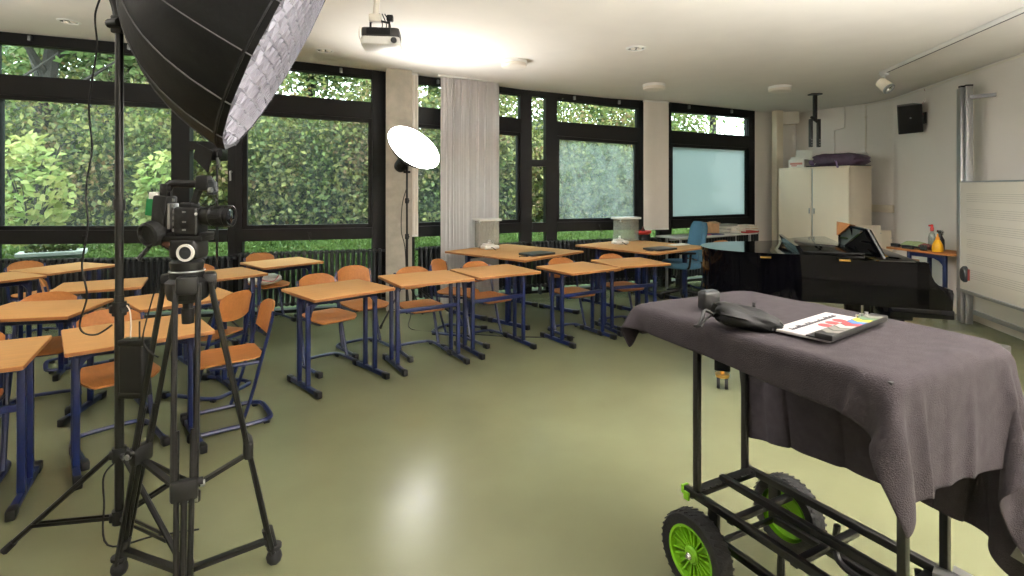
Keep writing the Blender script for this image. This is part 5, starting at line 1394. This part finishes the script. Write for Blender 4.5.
# ================================================================== VIDEO TRIPOD AND CAMERA
TX, TY = -1.27, 2.12; ka = TY/540
tri_ = thing('video_tripod','black two-stage video tripod with fluid head standing in the left foreground','tripod',(TX,TY,0))
def tl(px, py, dy=0): return at(px, py, TY+dy)-Vector((TX,TY,0))
ztp_ = tl(188,278).z
mb = MB(); c = tl(188,290); mb.lathe([(.045,-.045),(.07,-.03),(.078,.0),(.078,.035),(.06,.05),(0,.05)],(c.x,0,c.z),n=28); mb.obj('bowl_casting', M['cap'], tri_)
feet = [Vector((-1.60,2.20,.0)),Vector((-1.0,2.27,.0)),Vector((-1.10,1.80,.0))]
ctr = Vector((c.x,0,0))
for i, f in enumerate(feet):
    e = Vector((f.x-TX, f.y-TY, .03)); dr_ = Vector((e.x-c.x,e.y,0)).normalized(); sd_ = Vector((-dr_.y,dr_.x,0))
    topc = Vector((c.x,0,c.z+.03))+dr_*.075
    mb = MB(); mb.box(topc+V(0,0,.0),(.05,.075,.07),(0,0,math.atan2(dr_.y,dr_.x)),.012); lg = mb.obj('leg_hinge', M['cap'], tri_)
    mid = topc.lerp(e, .58); bot = e+V(0,0,.05)
    w1, w2 = .038, .026
    mb = MB()
    for s in (-1,1): mb.tube([topc+sd_*w1*s, mid+sd_*w1*.9*s], .0105, 8)
    mb.obj('upper_leg_tube', M['black'], tri_)
    mb = MB(); mb.box(mid,(.036,.088,.075),Euler((0,0,math.atan2(dr_.y,dr_.x))).to_matrix(),.012)
    mb.cyl(mid+sd_*.04+V(0,0,.02), mid+sd_*.058+V(0,0,.02), .014); k_l = mb.obj('leg_lock', M['cap'], tri_)
    mb = MB(); mb.cyl(mid+sd_*.05+V(0,0,.01), mid+sd_*.064+V(0,0,.01), .011); mb.obj('lock_lever', M['steel'], k_l)
    mb = MB()
    for s in (-1,1): mb.tube([mid+sd_*w2*s+(topc-mid).normalized()*.2, e.lerp(mid,.05)+sd_*w2*.7*s+V(0,0,.02)], .0095, 8)
    mb.tube([mid, e.lerp(mid,.06)], .011, 8); mb.obj('lower_leg_tube', M['black'], tri_)
    mb = MB(); fe = e+V(0,0,.01); mb.blob(fe+V(0,0,.012),(.032,.032,.034),2); mb.cyl(fe+V(0,0,.03),fe+(mid-e).normalized()*.14,.018,.022); mb.cyl(fe+V(0,0,.05),fe+V(0,0,.062),.03); mb.obj('rubber_foot', M['rubber'], tri_)
    # mid and ground spreader arms
    hub1 = Vector((c.x*.6,-.03,.42)); hub2 = Vector((c.x*.4,-.03,.115))
    q1 = topc.lerp(e,.60); q2 = e+(mid-e).normalized()*.10
    mb = MB(); mb.bar(hub1, q1, .022,.014); mb.obj('spreader_arm', M['black'], tri_)
    mb = MB(); mb.bar(hub2, q2, .026,.018); mb.cyl(q2-V(0,0,.02),q2+V(0,0,.02),.018); mb.obj('ground_spreader_arm', M['black'], tri_)
mb = MB(); mb.cyl(hub1-V(0,0,.03),hub1+V(0,0,.025),.03); mb.box(hub1+V(.03,-.02,.0),(.09,.02,.045),None,.006); h1 = mb.obj('spreader_hub', M['cap'], tri_)
mb = MB(); mb.box(hub1+V(.045,-.032,.0),(.06,.006,.032),None,.006); mb.obj('spreader_lock', M['steel'], h1)
mb = MB(); mb.cyl(hub2-V(0,0,.04),hub2+V(0,0,.035),.035); mb.obj('ground_spreader_hub', M['cap'], tri_)
mb = MB(); mb.cyl((c.x,0,c.z-.02),(c.x,0,tl(190,318).z),.02,.016,14); mb.cyl((c.x,0,tl(190,308).z),(c.x,0,tl(190,323).z),.024,.021,14); mb.obj('bowl_clamp_handle', M['cap'], tri_)
p0, p1 = tl(187,279), tl(187,260)
mb = MB(); mb.lathe([(.055,0),(.062,.012),(.062,.03),(.055,.034),(.058,.05),(.06,.068),(.05,.078),(0,.078)],p0,n=32); hd = mb.obj('fluid_head_base', M['cap'], tri_)
mb = MB(); mb.lathe([(.0625,.031),(.064,.034),(.0625,.037)],p0,n=32); mb.obj('scale_ring', M['steel'], hd)
mb = MB(); hc_ = tl(189,248); mb.box(hc_,(.11,.10,.085),None,.018,3); mb.box(tl(188,238),(.16,.09,.022),None,.004); mb.obj('fluid_head_body', M['cap'], hd)
mb = MB(); q = tl(195,251); mb.lathe([(.024,.0),(.033,.002),(.033,.012),(.024,.012)],q+V(0,-.055,0),(0,-1,0),28); mb.obj('counterbalance_ring', M['white'], hd)
mb = MB(); mb.lathe([(0,.0),(.0245,.0),(.0245,.008),(0,.008)],q+V(0,-.055,0),(0,-1,0),24); mb.box(q+V(0,-.064,0),(.03,.002,.008)); mb.obj('dial_face', M['slate'], hd)
mb = MB(); mb.tube([tl(172,250),tl(158,240)+V(0,-.02,0),tl(147,258)+V(0,-.05,0)],[.009,.008,.01],8); mb.obj('tilt_lock_lever', M['cap'], hd)
cm_ = thing('video_camera','black video camera with long lens and green-taped battery on the tripod','camera',(TX,TY,0))
mb = MB(); mb.box(tl(191,221),(.092,.085,.112),None,.010,3); mb.box(tl(190,205),(.05,.06,.02),None,.006); mb.box(tl(189,234),(.17,.06,.016),None,.003); bd_ = mb.obj('camera_body', M['cap'], cm_)
mb = MB()
mb.cyl(tl(196,214,-.042),tl(196,214,-.05),.006); mb.obj('button', M['steel'], bd_)
for y in (212,222,230):
    mb = MB(); mb.box(tl(184,y,-.045),(.012,.006,.006)); mb.obj('button', M['steel'], bd_)
lc = tl(203,216)
mb = MB(); mb.lathe([(.034,0),(.036,.01),(.038,.03),(.036,.034),(.04,.04),(.041,.085),(.038,.09),(.043,.095),(.043,.112),(.038,.114),(.036,.108),(0,.10)],lc,(1,0,-.0),32); ln_ = mb.obj('lens_barrel', M['black'], cm_)
mb = MB(); mb.lathe([(.036,.106),(.02,.110),(0,.111)],lc,(1,0,0),24); mb.obj('front_element', M['lensglass'], ln_)
mb = MB()
for k in range(28):
    a = k*2*math.pi/28; mb.box(lc+V(.062,.041*math.cos(a),.041*math.sin(a)),(.03,.003,.003),(a,0,0))
mb.obj('focus_ring_ribs', M['cap'], ln_)
mb = MB(); mb.tube(bez([tl(168,190),tl(172,184),tl(185,184),tl(196,184),tl(203,183)],4), .015, 10); mb.box(tl(166,190),(.03,.04,.05),None,.006); mb.box(tl(204,183),(.05,.045,.06),None,.010); mb.bar(tl(200,186),tl(194,204),.022,.018); mb.bar(tl(169,192),tl(169,210),.02,.016); mb.obj('top_handle', M['cap'], cm_)
mb = MB(); mb.box(tl(212,188),(.03,.03,.055),None,.006); mb.cyl(tl(212,180),tl(216,192),.009); mb.obj('handle_mount', M['slate'], cm_)
mb = MB(); mb.cyl(tl(209,190,-.03),tl(212,190,-.03),.010); mb.obj('mount_knob', M['steel'], cm_)
mb = MB(); mb.tube(bez([tl(213,196),tl(216,202),tl(210,206),tl(202,204)],5), .003, 6); mb.tube(bez([tl(170,180,-.0),tl(163,188),tl(166,205)],5), .003, 6); mb.obj('camera_cable', M['cable'], cm_)
mb = MB(); mb.box(tl(164,214),(.055,.075,.145),(0,.08,0),.008); mb.obj('battery_plate', M['cap'], cm_)
mb = MB(); mb.box(tl(155,207),(.03,.07,.065),(0,.1,0),.004); bt = mb.obj('green_battery', M['green'], cm_)
mb = MB(); mb.box(tl(157,196),(.028,.06,.03),(0,.1,0),.004); mb.obj('white_battery_end', M['white'], bt)
mb = MB(); mb.box(tl(173,216),(.012,.06,.10),None,.003)
for k in range(6): mb.box(tl(173.5,200+k*6,-.034),(.008,.006,.012))
mb.obj('connector_panel', M['steel'], cm_)
ec = tl(154,233,-.03); ax = Vector((-.25,-.93,-.2)).normalized()
mb = MB(); mb.lathe([(.03,-.07),(.042,-.05),(.046,-.01),(.05,.0),(.048,.03),(.040,.035),(.036,.02),(0,.02)],ec,ax,28); mb.bar(ec+V(.02,.05,0),tl(176,228),.03,.025); mb.obj('viewfinder', M['rubber'], cm_)
mb = MB(); mb.box(tl(172,243),(.04,.06,.03),(0,.5,0),.004); mb.cyl(tl(171,244,-.03),tl(171,244,-.045),.008); mb.obj('base_knob', mat('dull_copper',(120,84,74),.4,metal=.6), cm_)

# ================================================================== LIT BEAUTY DISH ON ITS STAND
BX, BY = at(407,300,6.35).x, 6.35
bs = thing('light_stand','slim black light stand carrying the lit round light before the concrete column','light stand',(BX,BY,0))
zt2 = HC+(YH-172)/F*BY
mb = MB(); mb.cyl((0,0,.12),(0,0,1.05),.016,n=12); mb.obj('lower_pole', M['black'], bs)
mb = MB(); mb.cyl((0,0,1.0),(0,0,zt2),.0125,n=12); mb.obj('upper_pole', M['black'], bs)
for z in (.5,1.03,1.45):
    mb = MB(); mb.cyl((0,0,z-.03),(0,0,z+.03),.024,n=12); mb.cyl((.01,-.02,z),(.03,-.045,z),.01); mb.obj('collar', M['cap'], bs)
for f in (onz(380,329,0), onz(452,315,0), Vector((BX+.1,BY+.5,0))):
    e = Vector((f.x-BX,f.y-BY,.015)); mb = MB(); mb.tube([e.normalized()*.03+V(0,0,.50), e], .010, 8); lg = mb.obj('leg', M['black'], bs)
    mb = MB(); mb.bar(V(0,0,.16)+e.normalized()*.02, e.lerp(V(0,0,.5),.4), .014,.008); mb.obj('brace', M['black'], lg)
    mb = MB(); mb.cyl(e.lerp(V(0,0,.5),.06), e-V(0,0,.01), .013,.016); mb.obj('foot_tip', M['rubber'], lg)
mb = MB(); mb.tube(bez([(.0,-.02,1.6),(-.05,-.03,1.4),(-.06,-.03,1.1),(-.02,-.02,.9),(.0,-.02,.5),(.06,-.1,.15),(.1,-.25,.006),(.6,-.4,.006),(1.2,-.55,.006),(1.9,-.6,.006)],6), .005, 6); o = mb.obj('power_cord', M['cable']); o.location = (BX,BY,0); tag(o,'black cord running down the lit light stand and across the floor','cord')
dc = at(414,147.5,6.22); nd_ = Vector((.58,-.50,.64)).normalized(); Rd = .335
dish = thing('beauty_dish','round lit lamp with glowing white diffuser on the stand by the concrete column','lamp',dc)
mb = MB(); mb.lathe([(.07,-.17),(.085,-.16),(.16,-.13),(.25,-.085),(.31,-.03),(Rd,0),(Rd-.006,.004),(.30,-.03),(.24,-.078),(.15,-.12),(.06,-.15)], (0,0,0), nd_, 40); mb.obj('reflector_shell', M['black'], dish)
mb = MB(); mb.lathe([(Rd*.985,.006),(Rd*.6,.02),(0,.03)], (0,0,0), nd_, 40); mb.obj('diffuser', M['dishlight'], dish)
mb = MB(); mb.lathe([(0,-.37),(.06,-.37),(.07,-.35),(.07,-.17),(.06,-.15)], (0,0,0), nd_, 24); hd_ = mb.obj('lamp_head', M['cap'], dish)
mb = MB()
for k in range(5): mb.lathe([(.071,-.34+k*.03),(.076,-.335+k*.03),(.076,-.325+k*.03),(.071,-.32+k*.03)], (0,0,0), nd_, 24)
mb.obj('cooling_fin', M['cap'], hd_)
tp_ = Vector((BX,BY,zt2))-dc
mb = MB(); mb.tube(bez([tp_, tp_+V(0,0,.03), nd_*-.22+V(.03,0,-.03), nd_*-.24],4), .016, 8); mb.cyl(tp_-V(.04,0,0),tp_+V(.04,0,0),.014); mb.obj('tilt_bracket', M['cap'], dish)

# small flagged light on a thin stand near the window
SY = 5.7; sx = at(217,200,SY).x
t = thing('light_stand','thin light stand behind the video camera near the window','light stand',(sx,SY,0))
mb = MB(); mb.cyl((0,0,.1),(0,0,HC+(YH-150)/F*SY),.012,n=10); mb.obj('pole', M['black'], t)
for a in (20,140,260):
    a = math.radians(a); e = Vector((math.cos(a)*.3,math.sin(a)*.3,.012)); mb = MB(); mb.tube([V(0,0,.34), e], .009, 6); mb.obj('leg', M['black'], t)
mb = MB(); mb.cyl((0,0,.31),(0,0,.37),.022,n=10); mb.cyl((0,0,1.2),(0,0,1.25),.02,n=10); mb.obj('collar', M['cap'], t)
hb_ = at(216,152,SY); t = thing('flag_light','small light with black fabric flaps on the thin stand by the window','lamp',hb_)
k5 = SY/540
def fp(x, y, d_=0): return V((x-216)*k5, d_, (152-y)*k5)
mb = MB(); mb.hexa([fp(195,158,-.03),fp(198,143,-.03),fp(219,152,-.12),fp(214,173,-.12),fp(195,158,-.015),fp(198,143,-.015),fp(219,152,-.105),fp(214,173,-.105)]); mb.obj('fabric_flap', M['blackmatte'], t)
mb = MB(); mb.hexa([fp(208,139,.05),fp(223,139,.02),fp(221,150,.0),fp(218,149,.02),fp(208,139,.062),fp(223,139,.032),fp(221,150,.012),fp(218,149,.032)]); mb.obj('upper_flap', M['blackmatte'], t)
mb = MB(); mb.box((-.01,.08,-.03),(.12,.14,.12),None,.012); mb.cyl((0,.0,-.02),(0,.08,-.03),.07,.07,20); mb.obj('lamp_body', M['cap'], t)
mb = MB(); mb.cyl((.02,.02,-.16),(.0,.05,-.04),.014); mb.box((.02,0,-.1),(.03,.03,.08),None,.005); mb.obj('bracket', M['steel'], t)

# fill lights added out of view, bounced off the ceiling to brighten the room
def bounce(name, loc, power, size):
    l = bpy.data.lights.new(name,'AREA'); l.shape = 'DISK'; l.size = size; l.energy = power; l.color = (1,.99,.975); l.spread = math.radians(152)
    o = bpy.data.objects.new(name, l); COL.objects.link(o); o.location = loc; o.rotation_euler = (math.pi,0,0); return o
bounce('fill_light', (2.6,.5,1.2), 430, 1.2)
bounce('fill_light', (-5.4,1.8,1.5), 150, .9)
